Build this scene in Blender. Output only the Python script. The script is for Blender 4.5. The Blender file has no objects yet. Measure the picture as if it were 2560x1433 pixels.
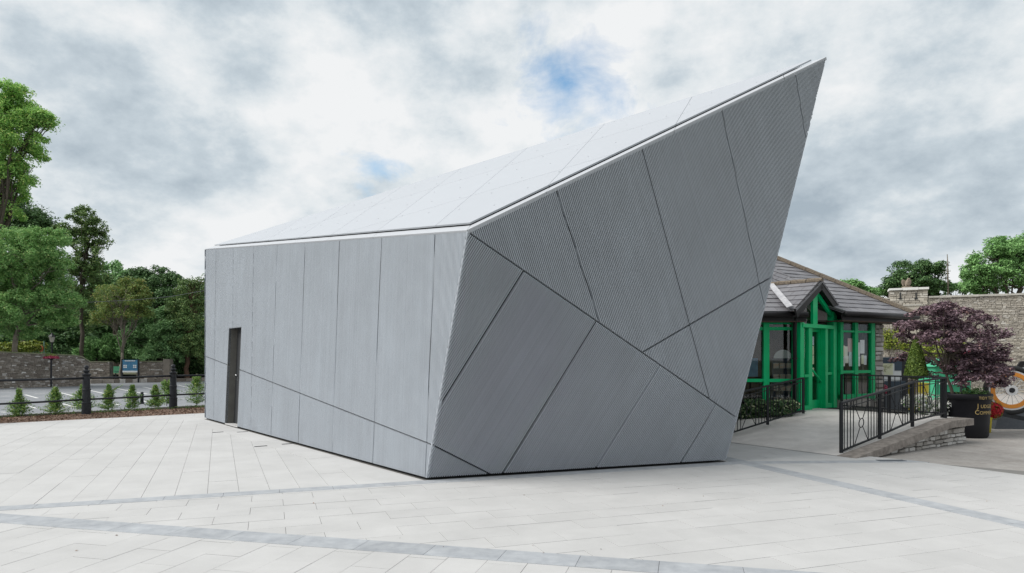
import bpy, math, random
import numpy as np
from mathutils import Vector, Matrix

# ------------------------------------------------------------------ camera, sky, sun
F, HY, CX, CAMH = 1706.7, 893.0, 1280.0, 1.6        # focal length (px of the 2560 px frame), horizon row, camera height
sc = bpy.context.scene
col = sc.collection
cam = bpy.data.cameras.new('camera')
cam.sensor_width = 36.0
cam.lens = 36.0 * F / 2560.0
cam.shift_y = (HY - 716.5) / 2560.0
cam.clip_start, cam.clip_end = 0.1, 3000.0
camo = bpy.data.objects.new('camera', cam)
camo.location = (0, 0, CAMH)
camo.rotation_euler = (math.radians(90), 0, 0)
col.objects.link(camo)
sc.camera = camo

SUN_AZ = math.atan2(-0.985, -0.17)                   # sun comes from the left, a little behind the camera
SUN_EL = math.radians(44)
sd = Vector((math.sin(SUN_AZ) * math.cos(SUN_EL), math.cos(SUN_AZ) * math.cos(SUN_EL), math.sin(SUN_EL)))
sun = bpy.data.lights.new('sun', 'SUN')
sun.energy = 4.1
sun.angle = math.radians(42)
sun.color = (1.0, 0.97, 0.93)
suno = bpy.data.objects.new('sun', sun)
suno.rotation_euler = (-sd).to_track_quat('-Z', 'Y').to_euler()
suno.location = (-30, -10, 40)
col.objects.link(suno)

world = bpy.data.worlds.new('World')
sc.world = world
world.use_nodes = True


def build_sky():
    nt = world.node_tree
    nt.nodes.clear()
    N, Lk = nt.nodes.new, nt.links.new

    def math_(op, a, b=None, c=None, clamp=False):
        m = N('ShaderNodeMath'); m.operation = op; m.use_clamp = clamp
        for i, v in enumerate((a, b, c)):
            if v is None: continue
            if isinstance(v, (int, float)): m.inputs[i].default_value = v
            else: Lk(v, m.inputs[i])
        return m.outputs[0]
    tc = N('ShaderNodeTexCoord')
    sep = N('ShaderNodeSeparateXYZ'); Lk(tc.outputs['Generated'], sep.inputs[0])
    # cloud puffs, flattened towards the horizon
    zc = math_('POWER', math_('MAXIMUM', sep.outputs[2], 0.0), 0.8)
    comb = N('ShaderNodeCombineXYZ'); Lk(sep.outputs[0], comb.inputs[0]); Lk(sep.outputs[1], comb.inputs[1]); Lk(math_('MULTIPLY', zc, 1.55), comb.inputs[2])

    def fbm(scale, loc, detail=9.0, rough=0.55, dist=0.25):
        mp = N('ShaderNodeMapping'); mp.inputs['Location'].default_value = loc
        Lk(comb.outputs[0], mp.inputs[0])
        n = N('ShaderNodeTexNoise'); n.inputs['Scale'].default_value = scale; n.inputs['Detail'].default_value = detail
        n.inputs['Roughness'].default_value = rough; n.inputs['Distortion'].default_value = dist
        Lk(mp.outputs[0], n.inputs['Vector'])
        return n.outputs['Fac']
    big = fbm(2.6, (19.4, 17.9, 0.0), 9, 0.52, 0.0)
    mid = fbm(7.5, (15.1, 15.3, 2.0), 12, 0.6, 0.0)
    tex = math_('ADD', math_('MULTIPLY', big, 0.5), math_('MULTIPLY', mid, 0.5))
    ramp = N('ShaderNodeValToRGB')
    e = ramp.color_ramp.elements
    e[0].position, e[0].color = 0.34, (0.39, 0.465, 0.53, 1)
    e[1].position, e[1].color = 0.565, (0.88, 0.895, 0.905, 1)
    m1 = ramp.color_ramp.elements.new(0.435); m1.color = (0.57, 0.645, 0.70, 1)
    m2 = ramp.color_ramp.elements.new(0.495); m2.color = (0.74, 0.79, 0.82, 1)
    Lk(tex, ramp.inputs[0])

    # two ragged gaps in the cloud
    def gap(d, width):
        dv = Vector(d).normalized()
        dot = N('ShaderNodeVectorMath'); dot.operation = 'DOT_PRODUCT'
        Lk(tc.outputs['Generated'], dot.inputs[0]); dot.inputs[1].default_value = dv
        ang = math_('ARCCOSINE', math_('MINIMUM', dot.outputs['Value'], 1.0))
        return math_('SUBTRACT', 1.0, math_('DIVIDE', ang, width), clamp=True)
    g = math_('MAXIMUM', gap((0.085, 1, 0.385), 0.15), gap((-0.20, 1, 0.275), 0.075))
    g = math_('MAXIMUM', g, gap((-0.95, -0.6, 0.5), 0.2))
    fine = fbm(8.0, (19.9, 7.7, 0.6), 10, 0.6, 0.3)
    hole = math_('ADD', math_('MULTIPLY', g, 0.62), math_('MULTIPLY', math_('SUBTRACT', 0.5, fine), 2.3))
    hole = math_('MULTIPLY', math_('SUBTRACT', hole, 0.26), 1.35, clamp=True)
    hole = math_('MULTIPLY', hole, math_('MULTIPLY', g, 3.0, clamp=True))
    sky = N('ShaderNodeTexSky'); sky.sky_type = 'NISHITA'; sky.sun_disc = False
    sky.sun_elevation = SUN_EL; sky.sun_rotation = SUN_AZ
    sky.air_density = 1.0; sky.dust_density = 1.0
    scl = N('ShaderNodeVectorMath'); scl.operation = 'SCALE'; scl.inputs['Scale'].default_value = 1.0 / 0.1
    Lk(ramp.outputs[0], scl.inputs[0])
    mix = N('ShaderNodeMix'); mix.data_type = 'RGBA'
    Lk(hole, mix.inputs['Factor']); Lk(scl.outputs[0], mix.inputs['A'])
    sb = N('ShaderNodeVectorMath'); sb.operation = 'MULTIPLY'; sb.inputs[1].default_value = (1.25, 1.75, 1.85)
    Lk(sky.outputs[0], sb.inputs[0]); Lk(sb.outputs[0], mix.inputs['B'])
    bg = N('ShaderNodeBackground'); bg.inputs['Strength'].default_value = 0.1
    Lk(mix.outputs['Result'], bg.inputs[0])
    out = N('ShaderNodeOutputWorld'); Lk(bg.outputs[0], out.inputs[0])


build_sky()
vs = sc.view_settings
vs.view_transform = 'Standard'; vs.look = 'None'; vs.gamma = 1.0; vs.exposure = 0.0; vs.use_curve_mapping = False
sc.render.engine = 'CYCLES'
sc.cycles.max_bounces = 6; sc.cycles.transparent_max_bounces = 12
sc.cycles.use_denoising = True
sc.cycles.denoising_prefilter = 'NONE'
sc.cycles.denoising_input_passes = 'RGB_ALBEDO_NORMAL'

rng = np.random.default_rng(7)
random.seed(11)

# ------------------------------------------------------------------ measuring helpers


def K(x): return (x - CX) / F


def G(x, y, z=0.0):                                  # point at height z that lies on the sight line through (x, y)
    D = F * (CAMH - z) / (y - HY)
    return Vector((K(x) * D, D, z))


def AT(x, y, D):                                     # point at distance D on that sight line
    return Vector((K(x) * D, D, CAMH - (y - HY) / F * D))


def hit(x, y, p, n):                                 # sight line against a plane
    o = Vector((0, 0, CAMH)); d = Vector((K(x), 1, -(y - HY) / F))
    return o + d * ((p - o).dot(n) / d.dot(n))


class VPlane:                                        # an upright plane through (x0, y0) along e
    def __init__(s, x0, y0, ex, ey):
        l = math.hypot(ex, ey); s.x0, s.y0, s.ex, s.ey = x0, y0, ex / l, ey / l
        s.nx, s.ny = s.ey, -s.ex                     # outward, towards the camera side

    def s_at(s, x):
        k = K(x); return (s.y0 * k - s.x0) / (s.ex - s.ey * k)

    def sz(s, x, y):
        t = s.s_at(x); D = s.y0 + s.ey * t
        return t, CAMH - (y - HY) / F * D

    def w(s, t, z, off=0.0):
        return Vector((s.x0 + s.ex * t + s.nx * off, s.y0 + s.ey * t + s.ny * off, z))


# ------------------------------------------------------------------ materials
MATS = {}


def mat(name, color, rough=0.7, vary=0.0, spec=0.4, metal=0.0, noise=0.0, nscale=8.0, color2=None, bump=0.0, bscale=40.0,
        rand=0.0, ramp=None, emission=None, detail=6.0, stretch=None, blot=None):
    """Principled material: base colour, mottled by noise, varied per piece."""
    m = bpy.data.materials.new(name); m.use_nodes = True
    nt = m.node_tree; N, Lk = nt.nodes.new, nt.links.new
    b = nt.nodes['Principled BSDF']
    b.inputs['Roughness'].default_value = rough; b.inputs['Metallic'].default_value = metal
    b.inputs['Specular IOR Level'].default_value = spec
    tc = N('ShaderNodeTexCoord'); geo = N('ShaderNodeNewGeometry'); oi = N('ShaderNodeObjectInfo')
    vec = geo.outputs['Position']
    if stretch:
        mp = N('ShaderNodeMapping'); mp.inputs['Scale'].default_value = stretch
        Lk(vec, mp.inputs[0]); vec = mp.outputs[0]
    cur = None
    rgb = N('ShaderNodeRGB'); rgb.outputs[0].default_value = (*color, 1); cur = rgb.outputs[0]
    add = N('ShaderNodeMath'); add.operation = 'ADD'; Lk(geo.outputs['Random Per Island'], add.inputs[0]); Lk(oi.outputs['Random'], add.inputs[1])
    fr = N('ShaderNodeMath'); fr.operation = 'FRACT'; Lk(add.outputs[0], fr.inputs[0])
    if ramp:
        cr = N('ShaderNodeValToRGB'); els = cr.color_ramp.elements
        els[0].position, els[0].color = ramp[0][0], (*ramp[0][1], 1)
        els[1].position, els[1].color = ramp[-1][0], (*ramp[-1][1], 1)
        for p_, c_ in ramp[1:-1]:
            q = els.new(p_); q.color = (*c_, 1)
        Lk(fr.outputs[0], cr.inputs[0]); cur = cr.outputs[0]
    if color2 is not None:
        nz = N('ShaderNodeTexNoise'); nz.inputs['Scale'].default_value = nscale; nz.inputs['Detail'].default_value = detail
        nz.inputs['Roughness'].default_value = 0.6; Lk(vec, nz.inputs['Vector'])
        mr = N('ShaderNodeMapRange'); mr.inputs['From Min'].default_value = 0.5 - 0.2; mr.inputs['From Max'].default_value = 0.7
        mr.inputs['To Max'].default_value = noise or 1.0; Lk(nz.outputs['Fac'], mr.inputs['Value'])
        mx = N('ShaderNodeMix'); mx.data_type = 'RGBA'; Lk(mr.outputs[0], mx.inputs['Factor']); Lk(cur, mx.inputs['A'])
        mx.inputs['B'].default_value = (*color2, 1); cur = mx.outputs['Result']
    if rand:
        hv = N('ShaderNodeHueSaturation'); mr2 = N('ShaderNodeMapRange')
        mr2.inputs['To Min'].default_value = 1 - rand; mr2.inputs['To Max'].default_value = 1 + rand
        Lk(fr.outputs[0], mr2.inputs['Value']); Lk(mr2.outputs[0], hv.inputs['Value']); Lk(cur, hv.inputs['Color']); cur = hv.outputs[0]
    if blot:
        nz3 = N('ShaderNodeTexNoise'); nz3.inputs['Scale'].default_value = blot[0]; nz3.inputs['Detail'].default_value = 7; nz3.inputs['Roughness'].default_value = 0.65
        Lk(geo.outputs['Position'], nz3.inputs['Vector'])
        mr3 = N('ShaderNodeMapRange'); mr3.inputs['From Min'].default_value = 0.3; mr3.inputs['From Max'].default_value = 0.7
        mr3.inputs['To Min'].default_value = 1 - blot[1]; mr3.inputs['To Max'].default_value = 1 + blot[1]; Lk(nz3.outputs['Fac'], mr3.inputs['Value'])
        hv3 = N('ShaderNodeHueSaturation'); Lk(mr3.outputs[0], hv3.inputs['Value']); Lk(cur, hv3.inputs['Color']); cur = hv3.outputs[0]
    Lk(cur, b.inputs['Base Color'])
    if bump:
        nb = N('ShaderNodeTexNoise'); nb.inputs['Scale'].default_value = bscale; nb.inputs['Detail'].default_value = 5; Lk(vec, nb.inputs['Vector'])
        bp = N('ShaderNodeBump'); bp.inputs['Strength'].default_value = bump; bp.inputs['Distance'].default_value = 0.02
        Lk(nb.outputs['Fac'], bp.inputs['Height']); Lk(bp.outputs[0], b.inputs['Normal'])
    MATS[name] = m
    return m


def leafmat(name, ramp, trans=0.35, rough=0.55):
    m = mat(name, ramp[0][1], rough=rough, spec=0.3, ramp=ramp)
    nt = m.node_tree; N, Lk = nt.nodes.new, nt.links.new
    b = nt.nodes['Principled BSDF']; out = nt.nodes['Material Output']
    src = b.inputs['Base Color'].links[0].from_socket
    t = N('ShaderNodeBsdfTranslucent'); Lk(src, t.inputs[0])
    mx = N('ShaderNodeMixShader'); mx.inputs[0].default_value = trans
    Lk(b.outputs[0], mx.inputs[1]); Lk(t.outputs[0], mx.inputs[2]); Lk(mx.outputs[0], out.inputs[0])
    return m


def glassmat(name, tint=(0.97, 0.98, 0.975), refl=1.0):
    m = bpy.data.materials.new(name); m.use_nodes = True
    nt = m.node_tree; nt.nodes.clear(); N, Lk = nt.nodes.new, nt.links.new
    tr = N('ShaderNodeBsdfTransparent'); tr.inputs[0].default_value = (*tint, 1)
    gl = N('ShaderNodeBsdfGlossy'); gl.inputs['Roughness'].default_value = 0.02
    geo = N('ShaderNodeNewGeometry'); dt_ = N('ShaderNodeVectorMath'); dt_.operation = 'DOT_PRODUCT'
    Lk(geo.outputs['Normal'], dt_.inputs[0]); Lk(geo.outputs['Incoming'], dt_.inputs[1])
    ab = N('ShaderNodeMath'); ab.operation = 'ABSOLUTE'; Lk(dt_.outputs['Value'], ab.inputs[0])
    om = N('ShaderNodeMath'); om.operation = 'SUBTRACT'; om.inputs[0].default_value = 1.0; Lk(ab.outputs[0], om.inputs[1])
    pw = N('ShaderNodeMath'); pw.operation = 'POWER'; pw.inputs[1].default_value = 5.0; Lk(om.outputs[0], pw.inputs[0])
    fr = N('ShaderNodeMath'); fr.operation = 'MULTIPLY_ADD'; fr.inputs[1].default_value = 0.95; fr.inputs[2].default_value = 0.045; Lk(pw.outputs[0], fr.inputs[0])
    mx = N('ShaderNodeMixShader'); Lk(fr.outputs[0], mx.inputs[0]); Lk(tr.outputs[0], mx.inputs[1]); Lk(gl.outputs[0], mx.inputs[2])
    out = N('ShaderNodeOutputMaterial'); Lk(mx.outputs[0], out.inputs[0])
    MATS[name] = m
    return m


mat('panel', (0.39, 0.415, 0.447), rough=0.5, spec=0.5, color2=(0.415, 0.445, 0.48), nscale=3.5, rand=0.045, bump=0.04, bscale=60, stretch=(1, 1, 0.3), blot=(0.8, 0.05))
mat('roof_panel', (0.385, 0.405, 0.435), rough=0.45, spec=0.5, color2=(0.395, 0.415, 0.445), nscale=1.5, rand=0.015)
mat('coping', (0.43, 0.445, 0.47), rough=0.4, spec=0.5)
mat('gap_dark', (0.03, 0.033, 0.037), rough=0.9, spec=0.1)
mat('door_leaf', (0.035, 0.037, 0.04), rough=0.5)
mat('jamb', (0.12, 0.115, 0.105), rough=0.45, color2=(0.16, 0.155, 0.14), nscale=5)
mat('steel', (0.62, 0.63, 0.64), rough=0.3, metal=1.0)
mat('fastener', (0.42, 0.44, 0.46), rough=0.4)
mat('granite', (0.42, 0.418, 0.413), rough=0.75, spec=0.3, color2=(0.468, 0.464, 0.457), nscale=180, rand=0.026, noise=0.9, detail=2, blot=(1.3, 0.075))
mat('band_granite', (0.27, 0.285, 0.305), rough=0.75, spec=0.3, color2=(0.40, 0.415, 0.43), nscale=7, rand=0.05, noise=0.8, blot=(2.5, 0.1))
mat('joint', (0.2, 0.195, 0.185), rough=0.95, spec=0.1)
mat('asphalt', (0.19, 0.20, 0.215), rough=0.9, spec=0.2, color2=(0.25, 0.26, 0.275), nscale=0.9, bump=0.3, bscale=90, blot=(4, 0.08))
mat('forecourt', (0.29, 0.27, 0.25), rough=0.92, spec=0.2, color2=(0.37, 0.35, 0.33), nscale=1.6, bump=0.4, bscale=70, blot=(9, 0.14))
mat('terrain', (0.06, 0.075, 0.035), rough=0.95, color2=(0.10, 0.09, 0.05), nscale=0.7)
mat('mulch', (0.12, 0.07, 0.045), rough=0.95, ramp=[(0.0, (0.07, 0.04, 0.025)), (0.5, (0.17, 0.10, 0.065)), (1.0, (0.30, 0.21, 0.15))])
mat('mulch_base', (0.11, 0.07, 0.05), rough=0.95, color2=(0.18, 0.12, 0.09), nscale=18, bump=0.6, bscale=60)
mat('paint_white', (0.72, 0.72, 0.70), rough=0.7, color2=(0.45, 0.45, 0.45), nscale=9, noise=0.6)
mat('kerb', (0.22, 0.215, 0.205), rough=0.85, rand=0.1, color2=(0.14, 0.14, 0.13), nscale=6)
mat('black_iron', (0.014, 0.016, 0.02), rough=0.45, spec=0.22, color2=(0.03, 0.032, 0.036), nscale=14)
mat('iron_rail', (0.016, 0.017, 0.02), rough=0.5, spec=0.25)
mat('concrete_ramp', (0.53, 0.505, 0.48), rough=0.9, spec=0.2, color2=(0.61, 0.585, 0.56), nscale=1.3, bump=0.25, bscale=50, blot=(3.5, 0.12))
mat('slab_edge', (0.32, 0.285, 0.255), rough=0.9, color2=(0.15, 0.13, 0.115), nscale=9, bump=0.3, bscale=40)
mat('stone_dark', (0.2, 0.19, 0.17), rough=0.95, spec=0.15, ramp=[(0, (0.16, 0.135, 0.115)), (0.45, (0.29, 0.255, 0.22)), (0.85, (0.41, 0.37, 0.33)), (1, (0.8, 0.79, 0.77))], color2=(0.18, 0.155, 0.13), nscale=5, noise=0.6, bump=0.5, bscale=22)
mat('stone_pale', (0.4, 0.37, 0.32), rough=0.95, spec=0.15, ramp=[(0, (0.29, 0.265, 0.22)), (0.4, (0.38, 0.35, 0.295)), (0.75, (0.46, 0.42, 0.35)), (1, (0.58, 0.56, 0.51))], color2=(0.29, 0.265, 0.235), nscale=1.4, noise=0.8, bump=0.5, bscale=16)
mat('stone_grey', (0.3, 0.29, 0.27), rough=0.95, spec=0.15, ramp=[(0, (0.25, 0.235, 0.215)), (0.5, (0.38, 0.36, 0.335)), (1, (0.52, 0.51, 0.49))], bump=0.5, bscale=25)
mat('mortar', (0.27, 0.25, 0.22), rough=0.95, spec=0.1, color2=(0.12, 0.11, 0.1), nscale=4)
mat('coping_stone', (0.46, 0.44, 0.40), rough=0.9, rand=0.08, color2=(0.32, 0.31, 0.27), nscale=5)
mat('coping_moss', (0.30, 0.29, 0.22), rough=0.95, rand=0.1, color2=(0.16, 0.19, 0.09), nscale=3)
mat('lime_white', (0.72, 0.72, 0.70), rough=0.8, color2=(0.55, 0.55, 0.52), nscale=5)
mat('slate', (0.15, 0.15, 0.165), rough=0.55, spec=0.4, ramp=[(0, (0.15, 0.15, 0.165)), (0.6, (0.185, 0.185, 0.20)), (1, (0.215, 0.212, 0.225))], color2=(0.13, 0.12, 0.12), nscale=6, noise=0.5)
mat('ridge_tile', (0.085, 0.07, 0.06), rough=0.95, color2=(0.22, 0.18, 0.13), nscale=25, noise=0.9, bump=0.6, bscale=30)
mat('lead', (0.46, 0.46, 0.47), rough=0.6, color2=(0.25, 0.25, 0.27), nscale=14)
mat('green_paint', (0.0, 0.40, 0.135), rough=0.4, spec=0.22, color2=(0.0, 0.47, 0.17), nscale=4)
mat('black_paint', (0.013, 0.012, 0.013), rough=0.5, spec=0.25)
mat('brown_board', (0.085, 0.042, 0.028), rough=0.7, color2=(0.05, 0.028, 0.02), nscale=7, stretch=(1, 1, 8))
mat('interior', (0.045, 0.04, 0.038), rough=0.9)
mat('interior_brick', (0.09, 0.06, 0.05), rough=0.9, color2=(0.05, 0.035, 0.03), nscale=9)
mat('paper', (0.8, 0.8, 0.8), rough=0.8, ramp=[(0, (0.66, 0.70, 0.80)), (0.3, (0.85, 0.86, 0.86)), (0.55, (0.78, 0.80, 0.58)), (0.75, (0.80, 0.72, 0.48)), (0.9, (0.55, 0.70, 0.80)), (1, (0.70, 0.30, 0.2))], color2=(0.5, 0.5, 0.55), nscale=30, noise=0.2)
mat('white_card', (0.62, 0.65, 0.66), rough=0.6)
mat('rack_blue', (0.06, 0.085, 0.12), rough=0.6)
mat('rack_pale', (0.35, 0.42, 0.42), rough=0.6, color2=(0.5, 0.3, 0.2), nscale=20)
mat('bark', (0.11, 0.09, 0.07), rough=0.95, color2=(0.06, 0.05, 0.04), nscale=9, bump=0.6, bscale=25, stretch=(1, 1, 0.25))
mat('bark_pale', (0.24, 0.21, 0.17), rough=0.95, color2=(0.14, 0.12, 0.095), nscale=9, bump=0.5, bscale=25, stretch=(1, 1, 0.25))
mat('bark_red', (0.15, 0.085, 0.055), rough=0.95, color2=(0.08, 0.05, 0.035), nscale=9, bump=0.6, bscale=25)
mat('planter_black', (0.011, 0.011, 0.014), rough=0.5, spec=0.22)
mat('gold', (0.5, 0.36, 0.14), rough=0.55)
mat('soil', (0.05, 0.035, 0.025), rough=0.95)
mat('orange', (0.72, 0.27, 0.035), rough=0.5)
mat('white_plastic', (0.72, 0.72, 0.72), rough=0.5)
mat('tyre', (0.018, 0.018, 0.019), rough=0.7)
mat('stand_grey', (0.075, 0.085, 0.10), rough=0.85, color2=(0.10, 0.11, 0.125), nscale=20)
mat('yellow_plastic', (0.66, 0.54, 0.06), rough=0.5)
mat('blue_plastic', (0.06, 0.25, 0.55), rough=0.5)
mat('board_blue', (0.03, 0.12, 0.24), rough=0.5, color2=(0.07, 0.24, 0.38), nscale=6, noise=0.8)
mat('board_navy', (0.028, 0.05, 0.075), rough=0.5)
mat('board_green', (0.05, 0.26, 0.13), rough=0.6, color2=(0.09, 0.32, 0.18), nscale=9)
mat('map_print', (0.56, 0.60, 0.38), rough=0.6, color2=(0.62, 0.63, 0.50), nscale=7)
mat('map_road', (0.36, 0.36, 0.22), rough=0.6)
mat('hoarding_green', (0.03, 0.30, 0.15), rough=0.6, color2=(0.05, 0.36, 0.2), nscale=3)
mat('statue', (0.28, 0.23, 0.175), rough=0.95, color2=(0.18, 0.15, 0.12), nscale=12)
mat('lamp_glass', (0.42, 0.40, 0.36), rough=0.3)
mat('buoy_red', (0.42, 0.11, 0.05), rough=0.6)
mat('pole_green', (0.12, 0.22, 0.17), rough=0.6)
mat('pink_paint', (0.65, 0.12, 0.18), rough=0.6)
mat('cable', (0.15, 0.16, 0.16), rough=0.6)
glassmat('glass')

leafmat('leaf_ash', [(0, (0.1874, 0.3522, 0.1067)), (0.5, (0.3369, 0.5953, 0.1663)), (0.85, (0.5052, 0.7823, 0.2113)), (1, (0.767, 0.8, 0.2861))])
leafmat('leaf_ash_light', [(0, (0.14, 0.3, 0.09)), (0.5, (0.26, 0.47, 0.16)), (0.85, (0.34, 0.55, 0.2)), (1, (0.44, 0.54, 0.2))])
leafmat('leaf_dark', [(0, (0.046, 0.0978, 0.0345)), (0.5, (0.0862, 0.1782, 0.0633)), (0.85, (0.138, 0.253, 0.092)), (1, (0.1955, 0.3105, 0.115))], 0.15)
leafmat('leaf_olive', [(0, (0.0719, 0.1365, 0.0431)), (0.5, (0.151, 0.2516, 0.0862)), (0.85, (0.23, 0.345, 0.115)), (1, (0.345, 0.4025, 0.1437))], 0.15)
leafmat('leaf_mid', [(0, (0.0948, 0.198, 0.0689)), (0.5, (0.1953, 0.3847, 0.1263)), (1, (0.3388, 0.5856, 0.2124))], 0.2)
leafmat('leaf_bright', [(0, (0.1253, 0.243, 0.105)), (0.5, (0.2266, 0.405, 0.1657)), (1, (0.3683, 0.5873, 0.2467))], 0.25)
leafmat('leaf_autumn', [(0, (0.137, 0.215, 0.065)), (0.6, (0.228, 0.319, 0.091)), (0.9, (0.306, 0.358, 0.104)), (1, (0.41, 0.28, 0.091))], 0.3)
leafmat('leaf_yew', [(0, (0.0632, 0.1574, 0.0471)), (0.5, (0.1574, 0.3048, 0.0826)), (0.85, (0.3343, 0.4817, 0.118)), (1, (0.6291, 0.6587, 0.2064))], 0.15)
leafmat('leaf_purple', [(0, (0.078, 0.0468, 0.0611)), (0.5, (0.1625, 0.104, 0.1235)), (0.9, (0.286, 0.195, 0.2275)), (1, (0.39, 0.234, 0.208))], 0.12)
leafmat('leaf_conifer', [(0, (0.05, 0.1, 0.015)), (0.5, (0.125, 0.2, 0.0375)), (1, (0.225, 0.3, 0.0625))], 0.15)
leafmat('leaf_creeper', [(0, (0.09, 0.14, 0.02)), (0.6, (0.20, 0.26, 0.035)), (1, (0.32, 0.34, 0.06))], 0.25)
leafmat('leaf_variegated', [(0, (0.032, 0.08, 0.032)), (0.6, (0.08, 0.16, 0.064)), (0.85, (0.192, 0.256, 0.128)), (1, (0.576, 0.608, 0.384))], 0.2)
leafmat('petal_pink', [(0, (0.25, 0.02, 0.06)), (0.6, (0.48, 0.05, 0.12)), (1, (0.55, 0.14, 0.2))], 0.2)
leafmat('petal_red', [(0, (0.28, 0.006, 0.012)), (0.7, (0.52, 0.012, 0.025)), (1, (0.6, 0.05, 0.06))], 0.2)
leafmat('petal_white', [(0, (0.55, 0.56, 0.5)), (1, (0.78, 0.78, 0.76))], 0.2)
leafmat('grass', [(0, (0.05, 0.10, 0.02)), (1, (0.13, 0.20, 0.05))], 0.2)

# ------------------------------------------------------------------ mesh helpers


class MB:
    def __init__(s): s.v, s.f = [], []

    def add(s, vs_, fs_):
        o = len(s.v); s.v += [tuple(p) for p in vs_]; s.f += [tuple(i + o for i in f) for f in fs_]; return s

    def box(s, c, size, ax=None):
        c = Vector(c); ax = ax or (Vector((1, 0, 0)), Vector((0, 1, 0)), Vector((0, 0, 1)))
        h = [ax[i] * (size[i] / 2) for i in range(3)]
        vs_ = [c + h[0] * i + h[1] * j + h[2] * k for k in (-1, 1) for j in (-1, 1) for i in (-1, 1)]
        return s.add(vs_, [(0, 2, 3, 1), (4, 5, 7, 6), (0, 1, 5, 4), (1, 3, 7, 5), (3, 2, 6, 7), (2, 0, 4, 6)])

    def beam(s, a, b, w, h, up=Vector((0, 0, 1))):   # rectangular bar from a to b
        a, b = Vector(a), Vector(b); d = (b - a); L = d.length; d.normalize()
        if abs(d.dot(up)) > 0.98: up = Vector((0, 1, 0))
        sx = d.cross(up).normalized(); u = sx.cross(d)
        return s.box((a + b) / 2, (L, w, h), (d, sx, u))

    def prism(s, poly, vec):                          # polygon swept along a vector
        n = len(poly); poly = [Vector(p) for p in poly]; vec = Vector(vec)
        fs_ = [tuple(range(n)), tuple(range(2 * n - 1, n - 1, -1))]
        fs_ += [(i, i + n, (i + 1) % n + n, (i + 1) % n) for i in range(n)]
        return s.add(poly + [p + vec for p in poly], fs_)

    def tube(s, pts, rad, n=8, cap=True):
        pts = [Vector(p) for p in pts]; rad = [rad] * len(pts) if isinstance(rad, (int, float)) else rad
        vs_, fs_ = [], []; prev = None
        for i, p in enumerate(pts):
            t = (pts[min(i + 1, len(pts) - 1)] - pts[max(i - 1, 0)]).normalized()
            ref = prev if prev is not None else (Vector((1, 0, 0)) if abs(t.x) < 0.9 else Vector((0, 1, 0)))
            a = (ref - t * ref.dot(t)).normalized(); b = t.cross(a); prev = a
            for k in range(n):
                q = 2 * math.pi * k / n
                vs_.append(p + (a * math.cos(q) + b * math.sin(q)) * rad[i])
        for i in range(len(pts) - 1):
            for k in range(n):
                fs_.append((i * n + k, i * n + (k + 1) % n, (i + 1) * n + (k + 1) % n, (i + 1) * n + k))
        if cap:
            fs_.append(tuple(range(n - 1, -1, -1))); fs_.append(tuple(range((len(pts) - 1) * n, len(pts) * n)))
        return s.add(vs_, fs_)

    def lathe(s, c, prof, n=20, axis=None):           # prof: (radius, height) from bottom to top
        c = Vector(c); vs_, fs_ = [], []
        A = axis or (Vector((1, 0, 0)), Vector((0, 1, 0)), Vector((0, 0, 1)))
        for r, z in prof:
            for k in range(n):
                q = 2 * math.pi * k / n
                vs_.append(c + (A[0] * math.cos(q) + A[1] * math.sin(q)) * r + A[2] * z)
        for i in range(len(prof) - 1):
            for k in range(n):
                fs_.append((i * n + k, i * n + (k + 1) % n, (i + 1) * n + (k + 1) % n, (i + 1) * n + k))
        fs_.append(tuple(range(n - 1, -1, -1))); fs_.append(tuple(range((len(prof) - 1) * n, len(prof) * n)))
        return s.add(vs_, fs_)

    def torus(s, c, R, r, A, n=40, m=8):
        c = Vector(c); vs_, fs_ = [], []
        for i in range(n):
            q = 2 * math.pi * i / n; d = A[0] * math.cos(q) + A[1] * math.sin(q)
            for j in range(m):
                w = 2 * math.pi * j / m
                vs_.append(c + d * (R + r * math.cos(w)) + A[2] * (r * math.sin(w)))
        for i in range(n):
            for j in range(m):
                fs_.append((i * m + j, ((i + 1) % n) * m + j, ((i + 1) % n) * m + (j + 1) % m, i * m + (j + 1) % m))
        return s.add(vs_, fs_)

    def mesh(s, name, origin=Vector((0, 0, 0)), smooth=False):
        me = bpy.data.meshes.new(name)
        me.from_pydata([(x - origin[0], y - origin[1], z - origin[2]) for x, y, z in s.v], [], s.f)
        if smooth:
            me.polygons.foreach_set('use_smooth', [True] * len(me.polygons))
        me.update(); return me


def link(name, me, m, parent=None, loc=None, kind=None):
    o = bpy.data.objects.new(name, me)
    if m is not None and me is not None and not me.materials: me.materials.append(MATS[m])
    col.objects.link(o)
    if parent is not None: o.parent = parent
    if loc is not None: o.location = loc
    if kind: o['kind'] = kind
    return o


def tag(o, label, cat, group=None):
    o['label'] = label; o['category'] = cat
    if group: o['group'] = group
    return o


def thing(name, loc, label, cat, group=None):
    o = bpy.data.objects.new(name, None); o.empty_display_size = 0.2; col.objects.link(o); o.location = loc
    return tag(o, label, cat, group)


def wloc(o):
    v = Vector((0, 0, 0))
    while o is not None: v += o.location; o = o.parent
    return v


def part(name, mb, m, parent, smooth=False, kind=None):  # a mesh given in world coordinates, made a child
    return link(name, mb.mesh(name, wloc(parent), smooth), m, parent, kind=kind)


def solo(name, mb, m, label, cat, group=None, smooth=False):  # a thing that is one mesh
    c = Vector(min(mb.v, key=lambda p: p[2])); o = link(name, mb.mesh(name, c, smooth), m, None, c)
    return tag(o, label, cat, group)


def struct(name, mb, m, loc=(0, 0, 0)):
    return link(name, mb.mesh(name, Vector(loc)), m, None, loc, 'structure')


def copy_tree(o, parent=None, loc=None, label=None):
    c = o.copy(); col.objects.link(c); c.parent = parent
    if loc is not None: c.location = loc
    if label: c['label'] = label
    for ch in list(o.children): copy_tree(ch, c)
    return c


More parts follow.
